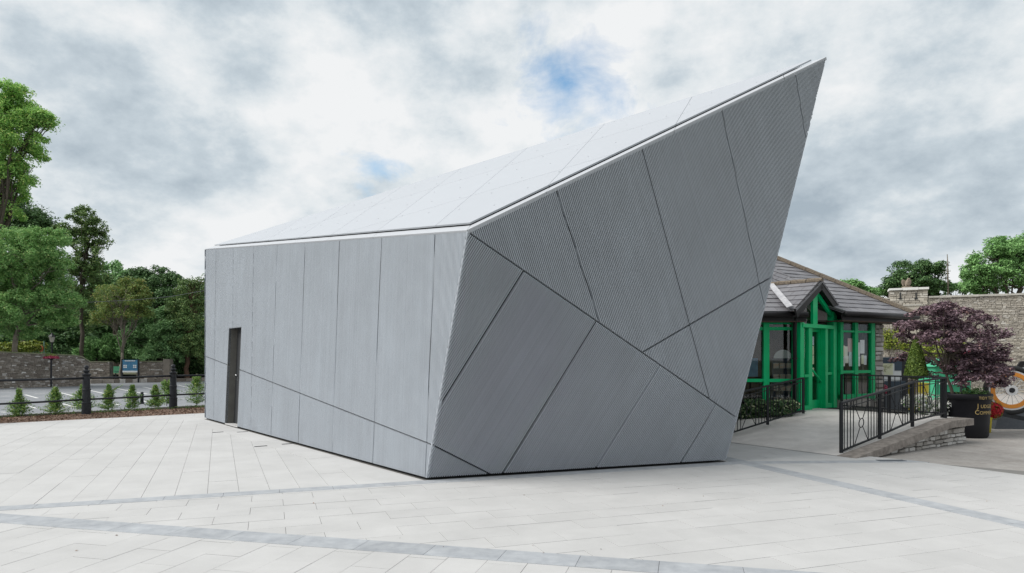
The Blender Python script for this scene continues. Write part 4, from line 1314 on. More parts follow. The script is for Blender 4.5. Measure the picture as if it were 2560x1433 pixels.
def railing(root, pts_bot, pts_top, motif=True, nb=13, first_bar=0):
    """pts: post feet and heads; bars between a bottom and a top rail, a ringed cross in the middle of each bay"""
    for i_ in range(len(pts_bot)):
        part('post', MB().beam(pts_bot[i_][0], pts_top[i_], 0.045, 0.045), 'iron_rail', root)
    for i_ in range(len(pts_bot) - 1):
        b0, b1 = pts_bot[i_][1], pts_bot[i_ + 1][1]; t0, t1 = pts_top[i_], pts_top[i_ + 1]
        part('handrail', MB().beam(t0, t1, 0.055, 0.03), 'iron_rail', root)
        part('bottom_rail', MB().beam(b0, b1, 0.035, 0.025), 'iron_rail', root)
        lo0, lo1 = t0 - (t0 - b0) * 0.12, t1 - (t1 - b1) * 0.12
        part('mid_rail', MB().beam(lo0, lo1, 0.02, 0.012), 'iron_rail', root)
        for k_ in range(1, nb):
            t_ = k_ / nb
            if motif and 0.36 < t_ < 0.68: continue
            a, b = b0.lerp(b1, t_), t0.lerp(t1, t_)
            part('bar', MB().tube([a, b], 0.0085, 6), 'iron_rail', root)
        if motif:
            A_, B_ = b0.lerp(b1, 0.33), b0.lerp(b1, 0.69); C_, D_ = lo0.lerp(lo1, 0.33), lo0.lerp(lo1, 0.69)
            cc = (A_ + B_ + C_ + D_) / 4; up_ = Vector((0, 0, 1)); dx = (b1 - b0).normalized(); nrm_ = dx.cross(up_).normalized()
            part('ring', MB().torus(cc, 0.075, 0.008, (dx, up_, nrm_), 24, 6), 'iron_rail', root)
            for q in (A_, B_, C_, D_):
                part('brace', MB().tube([q, cc + (q - cc).normalized() * 0.078], 0.007, 6), 'iron_rail', root)
            part('cross_bar', MB().tube([A_, B_], 0.007, 6), 'iron_rail', root)


def rpx(x, yb, yt, yrail, p=0.0):                      # a post of the right railing by its picture column
    k = K(x); o = rp(0, p, 0); r = (o.y * k - o.x) / (rdir.x - rdir.y * k); q = rp(r, p, 0)
    zf = lambda y: CAMH - (y - HY) / F * q.y
    return (Vector((q.x, q.y, rz(r) - 0.02)), Vector((q.x, q.y, zf(yrail)))), Vector((q.x, q.y, zf(yt)))


rr_ = thing('ramp_railing', r0, 'black railing with ringed crosses on the near side of the ramp', 'railing', 'railings of the ramp')
PS = [rpx(2103, 1137, 1008, 1128), rpx(2199, 1100, 981, 1089), rpx(2281, 1067, 956, 1052), rpx(2363, 1046, 944, 1032)]
railing(rr_, [p[0] for p in PS], [p[1] for p in PS])
lr = thing('ramp_railing', rp(0.4, 2.35, 0), 'black railing beside the plants and the dark shop windows', 'railing', 'railings of the ramp')
q0, q1, q2 = G(1820, 1094, 0.06), G(1919, 1062, 0.24), G(2008, 1034, FL)
top_z = lambda q, y: Vector((q.x, q.y, CAMH - (y - HY) / F * q.y))
railing(lr, [(q, q + Vector((0, 0, 0.07))) for q in (q0, q1, q2)], [top_z(q0, 987), top_z(q1, 965), top_z(q2, 945)], nb=13)
br = thing('ramp_railing', PS[3][0][0], 'black railing closing the far end of the ramp platform', 'railing', 'railings of the ramp')
e0 = PS[3][1]; e1_ = Vector((K(2104) * 15.4, 15.4, CAMH - (937 - HY) / F * 15.4))
f0, f1 = Vector((e0.x, e0.y, FL)), Vector((e1_.x, e1_.y, FL))
off_ = (f1 - f0).normalized() * 0.06
mid0, mid1 = f0.lerp(f1, 0.5), e0.lerp(e1_, 0.5)
railing(br, [(f0 + off_, f0 + off_ + Vector((0, 0, 0.09))), (mid0, mid0 + Vector((0, 0, 0.09))), (f1, f1 + Vector((0, 0, 0.09)))], [e0 + off_, mid1, e1_], motif=False, nb=9)

# ------------------------------------------------------------------ the shop
C0, C1p, C1, C2 = Vector((3.0, 14.75, 2.576)), Vector((6.02, 14.75, 2.576)), Vector((7.62, 15.576, 2.635)), Vector((9.94, 16.84, 2.635))
APEX = Vector((5.99, 19.0, 4.87))
shop = thing('shop', Vector((6.9, 16.5, FL)), 'low shop with slate roof and bright green window frames', 'shop')
rpl = VPlane(7.48 - 0.19, 15.5 + 0.35, C2.x - C1.x, C2.y - C1.y)       # right front wall
fpl = VPlane(6.34, 15.1, 1, 0)                                          # left front wall
opl = VPlane(6.87, 15.39, 0.75, 0.66)                                    # porch front


def fbox(pl, x0, y0, x1, y1, d0, d1, m, name='frame', parent=None):    # bar on an upright plane given by its picture corners
    sa, za = pl.sz(x0, y0); sb, zb_ = pl.sz(x1, y1)
    _, zc_ = pl.sz(x1, y0); _, zd_ = pl.sz(x0, y1)
    quad = [pl.w(sa, zd_, d0), pl.w(sb, zb_, d0), pl.w(sb, zc_, d0), pl.w(sa, za, d0)]
    return part(name, MB().prism(quad, pl.w(0, 0, d1) - pl.w(0, 0, d0)), m, parent or shop)


# roof slopes with slates laid singly
back = [Vector((9.6, 22.5, 2.6)), Vector((3.0, 22.5, 2.6))]
core = MB()
CM = Vector((6.62, 16.25, 3.12))
pts_ = [C0, C1p, C1, C2, back[0], back[1], APEX, CM]
dn_ = Vector((0, 0, -0.05))
core.add([p + dn_ for p in pts_], [(0, 1, 6), (1, 7, 6), (7, 2, 6), (2, 3, 6), (3, 4, 6), (4, 5, 6), (5, 0, 6)])
roof_o = part('roof', core, 'slate', shop)


def slates(a, b, apex, cut=None, g=0.235, w=0.29):
    n_ = (b - a).cross(apex - a).normalized(); n_ = n_ if n_.z > 0 else -n_
    fr_ = Frame(a, b - a, n_)
    if fr_.v.z < 0: fr_.v = -fr_.v
    tri = ccw([fr_.to(a), fr_.to(b), fr_.to(apex)])
    if cut: tri = clip(tri, *cut(fr_))
    vmax = max(p[1] for p in tri); umin, umax = min(p[0] for p in tri), max(p[0] for p in tri)
    j_ = 0
    while j_ * g < vmax:
        row = clip(clip(tri, 0, -1, -j_ * g), 0, 1, (j_ + 1) * g)
        u = umin - (w / 2 if j_ % 2 else 0)
        while u < umax and len(row) >= 3:
            c = clip(clip(row, -1, 0, -u - 0.004), 1, 0, u + w - 0.004)
            if len(c) >= 3 and abs(area(c)) > 0.002:
                lift = random.uniform(-0.002, 0.004)
                hgt = lambda v: 0.004 + lift + 0.016 * (1 - (v - j_ * g) / g)
                nn_ = len(c); c = ccw(c)
                mb_ = MB().add([fr_.w(p, hgt(p[1])) for p in c] + [fr_.w(p, -0.02) for p in c], [tuple(range(nn_))] + [(i_ + nn_, (i_ + 1) % nn_ + nn_, (i_ + 1) % nn_, i_) for i_ in range(nn_)])
                part('slate', mb_, 'slate', roof_o)
            u += w
        j_ += 1


slates(C0, C1p, APEX, cut=lambda f_: (-1, 0, -f_.to(Vector((4.3, 14.75, 2.576)))[0]))
slates(C1p, CM, APEX)
slates(CM, C1, APEX)
slates(C1, C2, APEX)
hip_n = Vector((0.1, -0.1, 1))
hipd = APEX - C2; hl = hipd.length; t = 0.0
while t < hl:
    e = min(t + 0.4, hl); a = C2 + hipd * (t / hl) + Vector((0, 0, 0.03)); b = C2 + hipd * ((e - 0.01) / hl) + Vector((0, 0, 0.035))
    part('ridge_tile', MB().tube([a, b], 0.075, 7), 'ridge_tile', roof_o); t += 0.4

# eaves: fascia, gutter
for a, b in ((C0, Vector((6.36, 14.75, 2.576))), (C1 - (C2 - C1).normalized() * 0.12, C2)):
    d = (b - a).normalized(); o_ = Vector((d.y, -d.x, 0))
    part('fascia', MB().beam(a + Vector((0, 0, -0.13)) - o_ * 0.02, b + Vector((0, 0, -0.13)) - o_ * 0.02, 0.03, 0.17), 'black_paint', shop)
    part('gutter', MB().tube([a + o_ * 0.07 + Vector((0, 0, -0.055)), b + o_ * 0.07 + Vector((0, 0, -0.06))], 0.06, 10), 'black_paint', shop, True)
    part('soffit', MB().prism([a + Vector((0, 0, -0.215)), b + Vector((0, 0, -0.215)), b - o_ * 0.45 + Vector((0, 0, -0.215)), a - o_ * 0.45 + Vector((0, 0, -0.215))], (0, 0, 0.02)), 'brown_board', shop)

# body: interior floor, back and side walls
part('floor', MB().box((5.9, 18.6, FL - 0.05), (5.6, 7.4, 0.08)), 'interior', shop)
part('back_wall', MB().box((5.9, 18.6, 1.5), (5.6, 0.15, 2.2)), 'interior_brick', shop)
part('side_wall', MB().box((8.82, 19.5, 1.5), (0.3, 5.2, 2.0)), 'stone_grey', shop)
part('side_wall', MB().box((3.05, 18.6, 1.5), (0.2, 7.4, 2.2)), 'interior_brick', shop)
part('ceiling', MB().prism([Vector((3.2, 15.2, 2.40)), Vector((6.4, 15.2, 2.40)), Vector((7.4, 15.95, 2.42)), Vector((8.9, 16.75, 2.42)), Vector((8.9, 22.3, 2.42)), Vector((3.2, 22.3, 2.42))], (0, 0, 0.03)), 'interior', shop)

# left front: posts, rails, panes
zsill = 951
GP = 'green_paint'
fbox(fpl, 1700, 818, 2000, 826, 0.0, 0.07, GP, 'transom')
fbox(fpl, 1700, 803, 2000, 811, 0.0, 0.06, GP, 'head_rail')
fbox(fpl, 1700, 790, 2000, 803, -0.03, 0.03, 'brown_board', 'head_board')
for x0, x1 in ((1905, 1913), (1913.5, 1920), (1978, 1986), (1830, 1842), (1760, 1770), (1990, 2000)):
    fbox(fpl, x0, 803, x1, 1035, 0.0, 0.10 if x0 in (1905,) else 0.085, GP, 'mullion')
fbox(fpl, 1700, 947, 2000, 955, 0.0, 0.08, GP, 'sill_rail')
fbox(fpl, 1700, 1026, 2000, 1040, 0.0, 0.08, GP, 'bottom_rail')
for x0, x1 in ((1770, 1830), (1842, 1905), (1920, 1978)):
    for y0, y1 in ((811, 818), (826, 947), (955, 1026)):
        fbox(fpl, x0, y0, x1, y1, 0.02, 0.028, 'glass', 'pane')
# downpipe
dpx = K(1987) * 14.82 - fpl.x0
part('downpipe', MB().tube([fpl.w(dpx, 2.46, 0.36), fpl.w(dpx, 2.36, 0.30), fpl.w(dpx, 2.25, 0.28), fpl.w(dpx, FL, 0.28)], 0.042, 10), 'black_paint', shop, True)
for y in (898, 960): part('pipe_clip', MB().lathe(fpl.w(dpx, fpl.sz(1989, y)[1], 0.28), [(0.055, 0), (0.055, 0.03)], 10), 'black_paint', shop)

# porch: posts, transom, sidelights, recessed door, gable
ys_floor = 1028
def ocol(x0, x1, y0, d0=-0.08, d1=0.0, m=GP, name='porch_post', zlo=FL + 0.002):
    sa, za = opl.sz(x0, y0); sb, zb_ = opl.sz(x1, y0)
    return part(name, MB().prism([opl.w(sa, zlo, d0), opl.w(sb, zlo, d0), opl.w(sb, za, d0), opl.w(sa, za, d0)], opl.w(0, 0, d1) - opl.w(0, 0, d0)), m, shop)


ocol(1999, 2006, 806, -0.10, 0.02); ocol(2006.5, 2012, 806, -0.10, -0.01)
ocol(2022, 2031, 819, -0.09, 0.0, name='mullion')
ocol(2064, 2070, 819, -0.09, 0.0, name='mullion')
ocol(2081, 2089, 774, -0.12, 0.03); ocol(2089.5, 2096, 790, -0.16, 0.0)
s_a, s_b = opl.s_at(2004), opl.s_at(2083)
ztr = 2.30
part('porch_transom', MB().prism([opl.w(s_a, ztr - 0.045, 0.035), opl.w(s_b, ztr - 0.045, 0.035), opl.w(s_b, ztr + 0.035, 0.035), opl.w(s_a, ztr + 0.035, 0.035)], opl.w(0, 0, -0.1) - opl.w(0, 0, 0.035)), GP, shop)
# sidelight rails and panes
for x0, x1, yr in ((2012, 2022, 940), (2070, 2081, 934)):
    sa, sb = opl.s_at(x0), opl.s_at(x1)
    for zc_, hh in ((FL + 0.06, 0.10), (opl.sz(x0, yr)[1], 0.06)):
        part('rail', MB().prism([opl.w(sa, zc_ - hh / 2, -0.08), opl.w(sb, zc_ - hh / 2, -0.08), opl.w(sb, zc_ + hh / 2, -0.08), opl.w(sa, zc_ + hh / 2, -0.08)], opl.w(0, 0, 0.0) - opl.w(0, 0, -0.08)), GP, shop)
    part('pane', MB().prism([opl.w(sa, FL + 0.1, -0.05), opl.w(sb, FL + 0.1, -0.05), opl.w(sb, ztr, -0.05), opl.w(sa, ztr, -0.05)], opl.w(0, 0, -0.044) - opl.w(0, 0, -0.05)), 'glass', shop)
# recess sides and door
sd0, sd1 = opl.s_at(2031), opl.s_at(2064)
RC = -0.135
for s in (sd1,):
    part('recess_side', MB().prism([opl.w(s - 0.015, FL, -0.09), opl.w(s + 0.015, FL, -0.09), opl.w(s + 0.015, ztr, -0.09), opl.w(s - 0.015, ztr, -0.09)], opl.w(0, 0, RC) - opl.w(0, 0, -0.09)), GP, shop)
part('recess_head', MB().prism([opl.w(sd0, ztr - 0.02, -0.09), opl.w(sd1, ztr - 0.02, -0.09), opl.w(sd1, ztr, -0.09), opl.w(sd0, ztr, -0.09)], opl.w(0, 0, RC) - opl.w(0, 0, -0.09)), GP, shop)
door = part('door', MB().prism([opl.w(sd0, FL + 0.01, RC), opl.w(sd1, FL + 0.01, RC), opl.w(sd1, FL + 0.2, RC), opl.w(sd0, FL + 0.2, RC)], opl.w(0, 0, -0.05) - opl.w(0, 0, 0)), GP, shop)
for s, wd in ((sd0 + 0.03, 0.06), (sd1 - 0.025, 0.05)):
    part('stile', MB().prism([opl.w(s - wd / 2, FL + 0.2, RC), opl.w(s + wd / 2, FL + 0.2, RC), opl.w(s + wd / 2, ztr, RC), opl.w(s - wd / 2, ztr, RC)], opl.w(0, 0, -0.05) - opl.w(0, 0, 0)), GP, door)
part('top_rail', MB().prism([opl.w(sd0 + 0.06, ztr - 0.12, RC), opl.w(sd1 - 0.05, ztr - 0.12, RC), opl.w(sd1 - 0.05, ztr, RC), opl.w(sd0 + 0.06, ztr, RC)], opl.w(0, 0, -0.05) - opl.w(0, 0, 0)), GP, door)
part('glass', MB().prism([opl.w(sd0 + 0.06, FL + 0.2, RC - 0.02), opl.w(sd1 - 0.05, FL + 0.2, RC - 0.02), opl.w(sd1 - 0.05, ztr - 0.12, RC - 0.02), opl.w(sd0 + 0.06, ztr - 0.12, RC - 0.02)], opl.w(0, 0, -0.008) - opl.w(0, 0, 0)), 'glass', door)
part('pull_bar', MB().tube([opl.w(sd0 + 0.06, FL + 0.95, RC + 0.06), opl.w(sd1 - 0.06, FL + 0.62, RC + 0.06), opl.w(sd1 - 0.02, FL + 0.60, RC + 0.0)], 0.022, 8), GP, door, True)
for i_ in range(14):
    a = random.uniform(sd0 + 0.14, sd1 - 0.3); zz = FL + 0.75 + (i_ // 3) * 0.24 + random.uniform(-0.03, 0.03); a = sd0 + 0.07 + (i_ % 3) * 0.13
    part('notice', MB().prism([opl.w(a, zz, RC - 0.035), opl.w(a + 0.115, zz, RC - 0.035), opl.w(a + 0.115, zz + 0.2, RC - 0.035), opl.w(a, zz + 0.2, RC - 0.035)], opl.w(0, 0, -0.002) - opl.w(0, 0, 0)), 'paper', door)
# gable over the door
gz, pk = 2.62, 3.30
w_ = 1.16
def og(s, z, off=0.0): return opl.w(s, z, off)
part('king_post', MB().prism([og(opl.s_at(2033), ztr + 0.035, -0.06), og(opl.s_at(2044), ztr + 0.035, -0.06), og(opl.s_at(2044), 3.02, -0.06), og(opl.s_at(2033), 3.02, -0.06)], opl.w(0, 0, 0.0) - opl.w(0, 0, -0.06)), GP, shop)
part('gable_pane', MB().add([og(-0.95, ztr, -0.07), og(0.75, ztr, -0.07), og(0.85, 2.62, -0.07), og(0, pk - 0.17, -0.07), og(-0.95, 2.62, -0.07)], [(0, 1, 2, 3, 4)]), 'glass', shop)
part('gable_board', MB().prism([og(-0.95, ztr, -0.5), og(0.75, ztr, -0.5), og(0.85, 2.62, -0.5), og(0, pk - 0.1, -0.5), og(-0.95, 2.62, -0.5)], opl.w(0, 0, -0.53) - opl.w(0, 0, -0.5)), 'brown_board', shop)
for sgn in (-1, 1):
    part('gable_rafter', MB().beam(og(0.0, pk - 0.23, -0.03), og(sgn * w_ * 0.84, gz - 0.14, -0.03), 0.06, 0.09), GP, shop)
    part('bargeboard', MB().beam(og(0.0, pk - 0.07, 0.10), og(sgn * (w_ + 0.04), gz - 0.09, 0.10), 0.035, 0.20), 'black_paint', shop)
    part('gable_soffit', MB().beam(og(0.0, pk - 0.15, 0.04), og(sgn * w_, gz - 0.16, 0.04), 0.10, 0.02), 'black_paint', shop)
# dormer roof slopes, slates
bk = Vector((-opl.nx, -opl.ny, 0))
pkf = og(0, pk, 0.13)
pke = pkf + bk * 1.22
for sgn in (-1, 1):
    ft = og(sgn * (w_ + 0.06), gz - 0.01, 0.13); fe = ft + bk * (0.14 if sgn < 0 else 0.3)
    part('dormer_slope', MB().prism([pkf, ft, fe, pke], (0, 0, -0.03)), 'slate', shop)
    n_ = (ft - pkf).cross(pke - pkf).normalized(); n_ = n_ if n_.z > 0 else -n_
    fr_ = Frame(ft, bk, n_); fr_.v = fr_.v if fr_.v.z > 0 else -fr_.v
    quad = ccw([fr_.to(p) for p in (pkf, ft, fe, pke)])
    g_ = 0.235; vmax = max(p[1] for p in quad)
    for j_ in range(int(vmax / g_) + 1):
        u = -0.15 * (j_ % 2)
        while u < 1.6:
            c = clip(clip(clip(clip(quad, 0, -1, -j_ * g_), 0, 1, (j_ + 1) * g_), -1, 0, -u - 0.004), 1, 0, u + 0.296)
            if len(c) >= 3 and abs(area(c)) > 0.003:
                c = ccw(c); nn_ = len(c); hg = lambda v: 0.006 + 0.016 * (1 - (v - j_ * g_) / g_)
                part('slate', MB().add([fr_.w(p, hg(p[1])) for p in c] + [fr_.w(p, -0.01) for p in c], [tuple(range(nn_))] + [(i_ + nn_, (i_ + 1) % nn_ + nn_, (i_ + 1) % nn_, i_) for i_ in range(nn_)]), 'slate', roof_o)
            u += 0.3
for i_ in range(4):
    part('ridge_tile', MB().tube([pkf + bk * (i_ * 0.36) + Vector((0, 0, 0.02)), pkf + bk * (i_ * 0.36 + 0.345) + Vector((0, 0, 0.03))], 0.06, 7), 'ridge_tile', roof_o)
ftl = og(-(w_ + 0.06), gz, 0.13) + bk * 0.10
part('lead_valley', MB().beam(pke + Vector((-0.03, -0.05, 0.03)), ftl + Vector((-0.06, -0.04, 0.05)), 0.13, 0.02, Vector((-0.35, -0.3, 0.9))), 'lead', shop)

# right front: mullions, rails, panes, notices, stone pier
for x0, x1 in ((2096, 2103), (2132, 2140), (2173, 2182)):
    fbox(rpl, x0, 800, x1, 1000, -0.02, 0.06, GP, 'mullion')
for y0, y1 in ((827, 832), (926, 933), (985, 996), (800, 806)):
    s0_, s1_ = rpl.s_at(2096), rpl.s_at(2182); zt_, zb_ = rpl.sz(2140, y0)[1], rpl.sz(2140, y1)[1]
    part('rail', MB().prism([rpl.w(s0_, zb_, -0.015), rpl.w(s1_, zb_, -0.015), rpl.w(s1_, zt_, -0.015), rpl.w(s0_, zt_, -0.015)], rpl.w(0, 0, 0.065) - rpl.w(0, 0, 0)), GP, shop)
for x0, x1 in ((2103, 2132), (2140, 2173)):
    for y0, y1 in ((806, 827), (832, 926), (933, 985)):
        fbox(rpl, x0, y0, x1, y1, 0.0, 0.008, 'glass', 'pane')
fbox(rpl, 2096, 996, 2182, 1030, -0.05, 0.04, 'stone_grey', 'plinth')
NOT = [(2097, 848, 2104, 868), (2098, 862, 2103, 880), (2105, 864, 2113, 890), (2113, 866, 2120, 890), (2120, 846, 2131, 880), (2123, 880, 2131, 916), (2104, 892, 2113, 916), (2111, 890, 2122, 908),
       (2138, 844, 2144, 870), (2145, 856, 2150, 890), (2151, 850, 2162, 884), (2139, 880, 2144, 915), (2145, 891, 2151, 916), (2154, 888, 2160, 910), (2160, 889, 2167, 912), (2134, 868, 2139, 888), (2098, 886, 2103, 900)]
for x0, y0, x1, y1 in NOT: fbox(rpl, x0, y0, x1, y1, -0.008, -0.006, 'paper', 'notice')
sp0, sp1 = rpl.s_at(2183), rpl.s_at(2206)
part('pier_core', MB().prism([rpl.w(sp0, -0.06, -0.4), rpl.w(sp1 - 0.02, -0.06, -0.4), rpl.w(sp1 - 0.02, 2.42, -0.4), rpl.w(sp0, 2.42, -0.4)], rpl.w(0, 0, 0.42) - rpl.w(0, 0, 0)), 'mortar', shop)
z = -0.05
while z < 2.38:
    h = random.uniform(0.07, 0.14); s = sp0
    while s < sp1 - 0.03:
        e = min(s + random.uniform(0.16, 0.34), sp1)
        if sp1 - e < 0.1: e = sp1
        pr = random.uniform(0.03, 0.07)
        jj = lambda a=0.014: random.uniform(-a, a)
        q = [(s + 0.008 + jj(), z + 0.008 + jj()), (e - 0.008 + jj(), z + 0.008 + jj()), (e - 0.008 + jj(), z + h - 0.006 + jj()), (s + 0.008 + jj(), z + h - 0.006 + jj())]
        qc = (sum(a[0] for a in q) / 4, sum(a[1] for a in q) / 4)
        part('stone', MB().add([rpl.w(a, b, -0.02) for a, b in q] + [rpl.w(qc[0] + (a - qc[0]) * 0.86, qc[1] + (b - qc[1]) * 0.8, pr) for a, b in q], [(4, 5, 6, 7), (0, 1, 5, 4), (1, 2, 6, 5), (2, 3, 7, 6), (3, 0, 4, 7)]), 'stone_grey', shop)
        s = e
    part('stone', MB().prism([rpl.w(sp1, z + 0.006, -0.02), rpl.w(sp1, z + h - 0.006, -0.02), rpl.w(sp1, z + h - 0.006, -0.42), rpl.w(sp1, z + 0.006, -0.42)], Vector((rpl.ex, rpl.ey, 0)) * random.uniform(0.01, 0.04)), 'stone_grey', shop)
    z += h

# leaflet stand behind the left window
lsc = AT(1958, 1000, 15.7); lsc.z = FL - 0.01
ls = thing('leaflet_stand', lsc, 'leaflet stand with white arched top behind the dark shop window', 'display stand')
zt0 = AT(1958, 896, 15.7).z
r_ = 0.215
part('arched_top', MB().prism([Vector((lsc.x + r_ * math.cos(q * math.pi / 14), 15.7, zt0 + r_ * 0.92 * math.sin(q * math.pi / 14))) for q in range(15)], (0, 0.02, 0)), 'white_card', ls)
part('frame', MB().box((lsc.x, 15.84, (zt0 + FL) / 2), (0.46, 0.03, zt0 - FL)), 'rack_blue', ls)
for sx in (-1, 1): part('upright', MB().box((lsc.x + sx * 0.235, 15.78, (zt0 + FL) / 2), (0.02, 0.15, zt0 - FL)), 'rack_blue', ls)
for j_ in range(4):
    zz = zt0 - 0.17 - j_ * 0.26
    part('shelf', MB().box((lsc.x, 15.76, zz - 0.07), (0.46, 0.14, 0.012)), 'rack_blue', ls)
    for i_ in range(3):
        part('leaflet', MB().box((lsc.x + (i_ - 1) * 0.15, 15.74, zz), (0.125, 0.012, 0.12)), 'rack_pale', ls)
pc = AT(1876, 935, 15.6)
solo('postcard', MB().box((pc.x, 15.55, pc.z + 0.15), (0.3, 0.02, 0.42)), 'board_blue', 'blue poster in the shop window at the pavilion edge', 'poster')

# plants between the railing and the shop window
for k_, (x, y, w__, h__, lab) in enumerate(((1866, 1068, 40, 62, 'variegated shrub nearest the pavilion behind the railing'), (1908, 1052, 38, 46, 'variegated shrub under the corner post of the shop'), (1958, 1036, 36, 28, 'low variegated shrub below the leaflet stand'))):
    zz_ = (0.08, 0.22, 0.38)[k_]; f = G(x, y, zz_); f.y += 0.25; f.z = zz_; root = thing('variegated_shrub', f, lab, 'shrub', 'shrubs below the shop window')
    s_ = f.y / F
    cent = np.array(f) + rng.uniform(-1, 1, (80, 3)) * np.array([w__ * s_, 0.28, 0]) + np.stack([np.zeros(80), np.zeros(80), rng.uniform(0.06, 1, 80) ** 1.3 * h__ * s_], axis=1)
    pos, nrm = clump_leaves(cent, np.full(80, 0.12), 34, 0.8)
    link('foliage', leaf_mesh('foliage', pos, nrm, 0.075, 0.5, f), 'leaf_variegated', root)
    mb = MB()
    for c in cent[:8]: mb.tube([f, f.lerp(Vector(c), 0.5) + Vector((0.02, 0, 0.03)), Vector(c)], [0.012, 0.009, 0.005], 5)
    part('stems', mb, 'bark', root)

# ------------------------------------------------------------------ planter, purple maple
pc = Vector((K(2416) * 14.15, 14.15, -0.045)); ph = 0.90
plan = thing('round_planter', pc, 'big black round planter with gold lettering at the end of the ramp', 'planter')
part('tub', MB().lathe(pc, [(0.36, 0.0), (0.385, 0.03), (0.40, 0.3), (0.425, ph - 0.13), (0.43, ph - 0.125)], 40), 'planter_black', plan, True)
part('rim', MB().lathe(pc, [(0.44, ph - 0.125), (0.455, ph - 0.115), (0.462, ph - 0.02), (0.45, ph), (0.415, ph), (0.41, ph - 0.06)], 40), 'planter_black', plan, True)
part('soil', MB().lathe(pc, [(0.40, ph - 0.09), (0.405, ph - 0.06)], 30), 'soil', plan)


def wrapped_text(body, size, z, ang0, radius, parent):
    cu = bpy.data.curves.new('lettering', 'FONT'); cu.body = body; cu.size = size; cu.extrude = 0.0; cu.resolution_u = 3
    to = bpy.data.objects.new('lettering_source', cu); col.objects.link(to)
    dg = bpy.context.evaluated_depsgraph_get(); dg.update()
    me = bpy.data.meshes.new_from_object(to.evaluated_get(dg)); bpy.data.objects.remove(to)
    for v in me.vertices:
        q = ang0 + v.co.x / radius
        r = radius + 0.003
        v.co = (math.sin(q) * r, -math.cos(q) * r, z + v.co.y)
    me.update(); me.materials.clear()
    return link('lettering', me, 'gold', parent, (0, 0, 0))


wrapped_text('TIDY TOWNS', 0.082, ph - 0.105, -0.13, 0.464, plan)
wrapped_text('J', 0.125, 0.62, -0.15, 0.424, plan); wrapped_text('UDGES', 0.098, 0.62, -0.15 + 0.155, 0.424, plan)
wrapped_text('C', 0.125, 0.49, -0.25, 0.417, plan); wrapped_text('OMMENDED', 0.098, 0.49, -0.25 + 0.215, 0.417, plan)

mf = Vector((K(2372) * 14.05, 14.05, pc.z + ph - 0.07)); mf.x = max(mf.x, pc.x - 0.33)
mroot = thing('purple_maple', mf, 'purple leaved maple growing in the big black planter', 'tree')
ML = [(2330, 800, 60, 32), (2395, 805, 62, 34), (2290, 830, 46, 26), (2260, 815, 30, 12), (2455, 800, 30, 14), (2480, 850, 40, 34), (2420, 860, 60, 34), (2345, 850, 50, 22), (2450, 905, 62, 34), (2490, 900, 32, 22), (2400, 925, 46, 26), (2440, 955, 46, 18), (2335, 905, 34, 14),
      (2280, 850, 34, 14), (2505, 960, 26, 8), (2360, 775, 30, 18), (2255, 895, 26, 12), (2510, 880, 18, 10), (2320, 940, 28, 10), (2450, 935, 64, 30), (2485, 935, 40, 22), (2425, 890, 60, 30), (2365, 830, 60, 30)]
lob = []
for (x, y, rx, ry) in ML:
    c = AT(x, y, 14.05 + random.uniform(-0.35, 0.55) + (1.0 if x < 2345 and y > 812 else 0)); s_ = 14.05 / F; lob.append((tuple(c), rx * s_, ry * s_, rx * s_ * 0.8))
cent, rr = lobe_clumps(lob, 0.13, 1.35)
pos, nrm = clump_leaves(cent, rr, 40, 0.45, 1.1)
link('crown', leaf_mesh('crown', pos, nrm, 0.07, 0.5, mf), 'leaf_purple', mroot)
mb = MB(); fk = AT(2366, 935, 14.05)
mb.tube(branch_path(mf - Vector((0, 0, 0.1)), fk, 0.03, 4), [0.04, 0.034, 0.03, 0.028, 0.026], 8)
for l in lob:
    q = branch_path(fk if random.random() < 0.6 else fk.lerp(AT(2380, 860, 14.1), 0.6), l[0], 0.12, 5); mb.tube(q, [0.02 * (1 - i_ / 6) + 0.004 for i_ in range(6)], 6)
mb.tube(branch_path(fk, AT(2380, 850, 14.1), 0.05, 4), [0.026, 0.022, 0.018, 0.014, 0.01], 6)
part('trunk', mb, 'bark', mroot, True)
# underplanting in the tub
f = pc + Vector((0, 0, ph - 0.06)); up_r = thing('box_shrub', f, 'small green shrub in the planter under the purple maple', 'shrub')
cent = np.array(f) + np.concatenate([rng.uniform(-0.1, 0.33, (22, 1)), rng.uniform(-0.3, 0.2, (22, 1)), rng.uniform(0.03, 0.17, (22, 1))], axis=1)
pos, nrm = clump_leaves(cent, np.full(22, 0.09), 40, 0.8)
link('foliage', leaf_mesh('foliage', pos, nrm, 0.04, 0.5, f), 'leaf_mid', up_r)

# clipped conifer in a yellow pot, white flowers
cf = AT(2290, 985, 14.6); cf.z = -0.045
con = thing('conical_conifer', cf, 'small cone shaped green conifer on a bare stem behind the ramp railing', 'tree')
zb_, zt_ = AT(2290, 945, 14.6).z, AT(2288, 845, 14.6).z
n_ = 9000; t_ = rng.uniform(0, 1, n_) ** 1.35; an = rng.uniform(0, 2 * np.pi, n_)
prof = np.minimum(0.215 * (1 - t_) ** 0.75 + 0.015, 0.10 + t_ * 1.6) * rng.uniform(0.7, 1.08, n_)
pos = np.stack([cf.x + np.cos(an) * prof, cf.y + np.sin(an) * prof, zb_ + t_ * (zt_ - zb_)], axis=1)
nrm = np.stack([np.cos(an), np.sin(an), 0.4 + 0 * an], axis=1) + rng.normal(scale=0.5, size=(n_, 3))
link('crown', leaf_mesh('crown', pos, nrm, 0.05, 0.45, cf), 'leaf_conifer', con)
part('trunk', MB().tube([cf, Vector((cf.x, cf.y, zb_ + 0.5))], [0.03, 0.02], 8), 'bark_pale', con)
yp = AT(2296, 975, 17.0); yp.z = 0.3
ypo = thing('yellow_box', Vector((yp.x, yp.y, -0.045)), 'yellow painted box standing behind the clipped conifer', 'box')
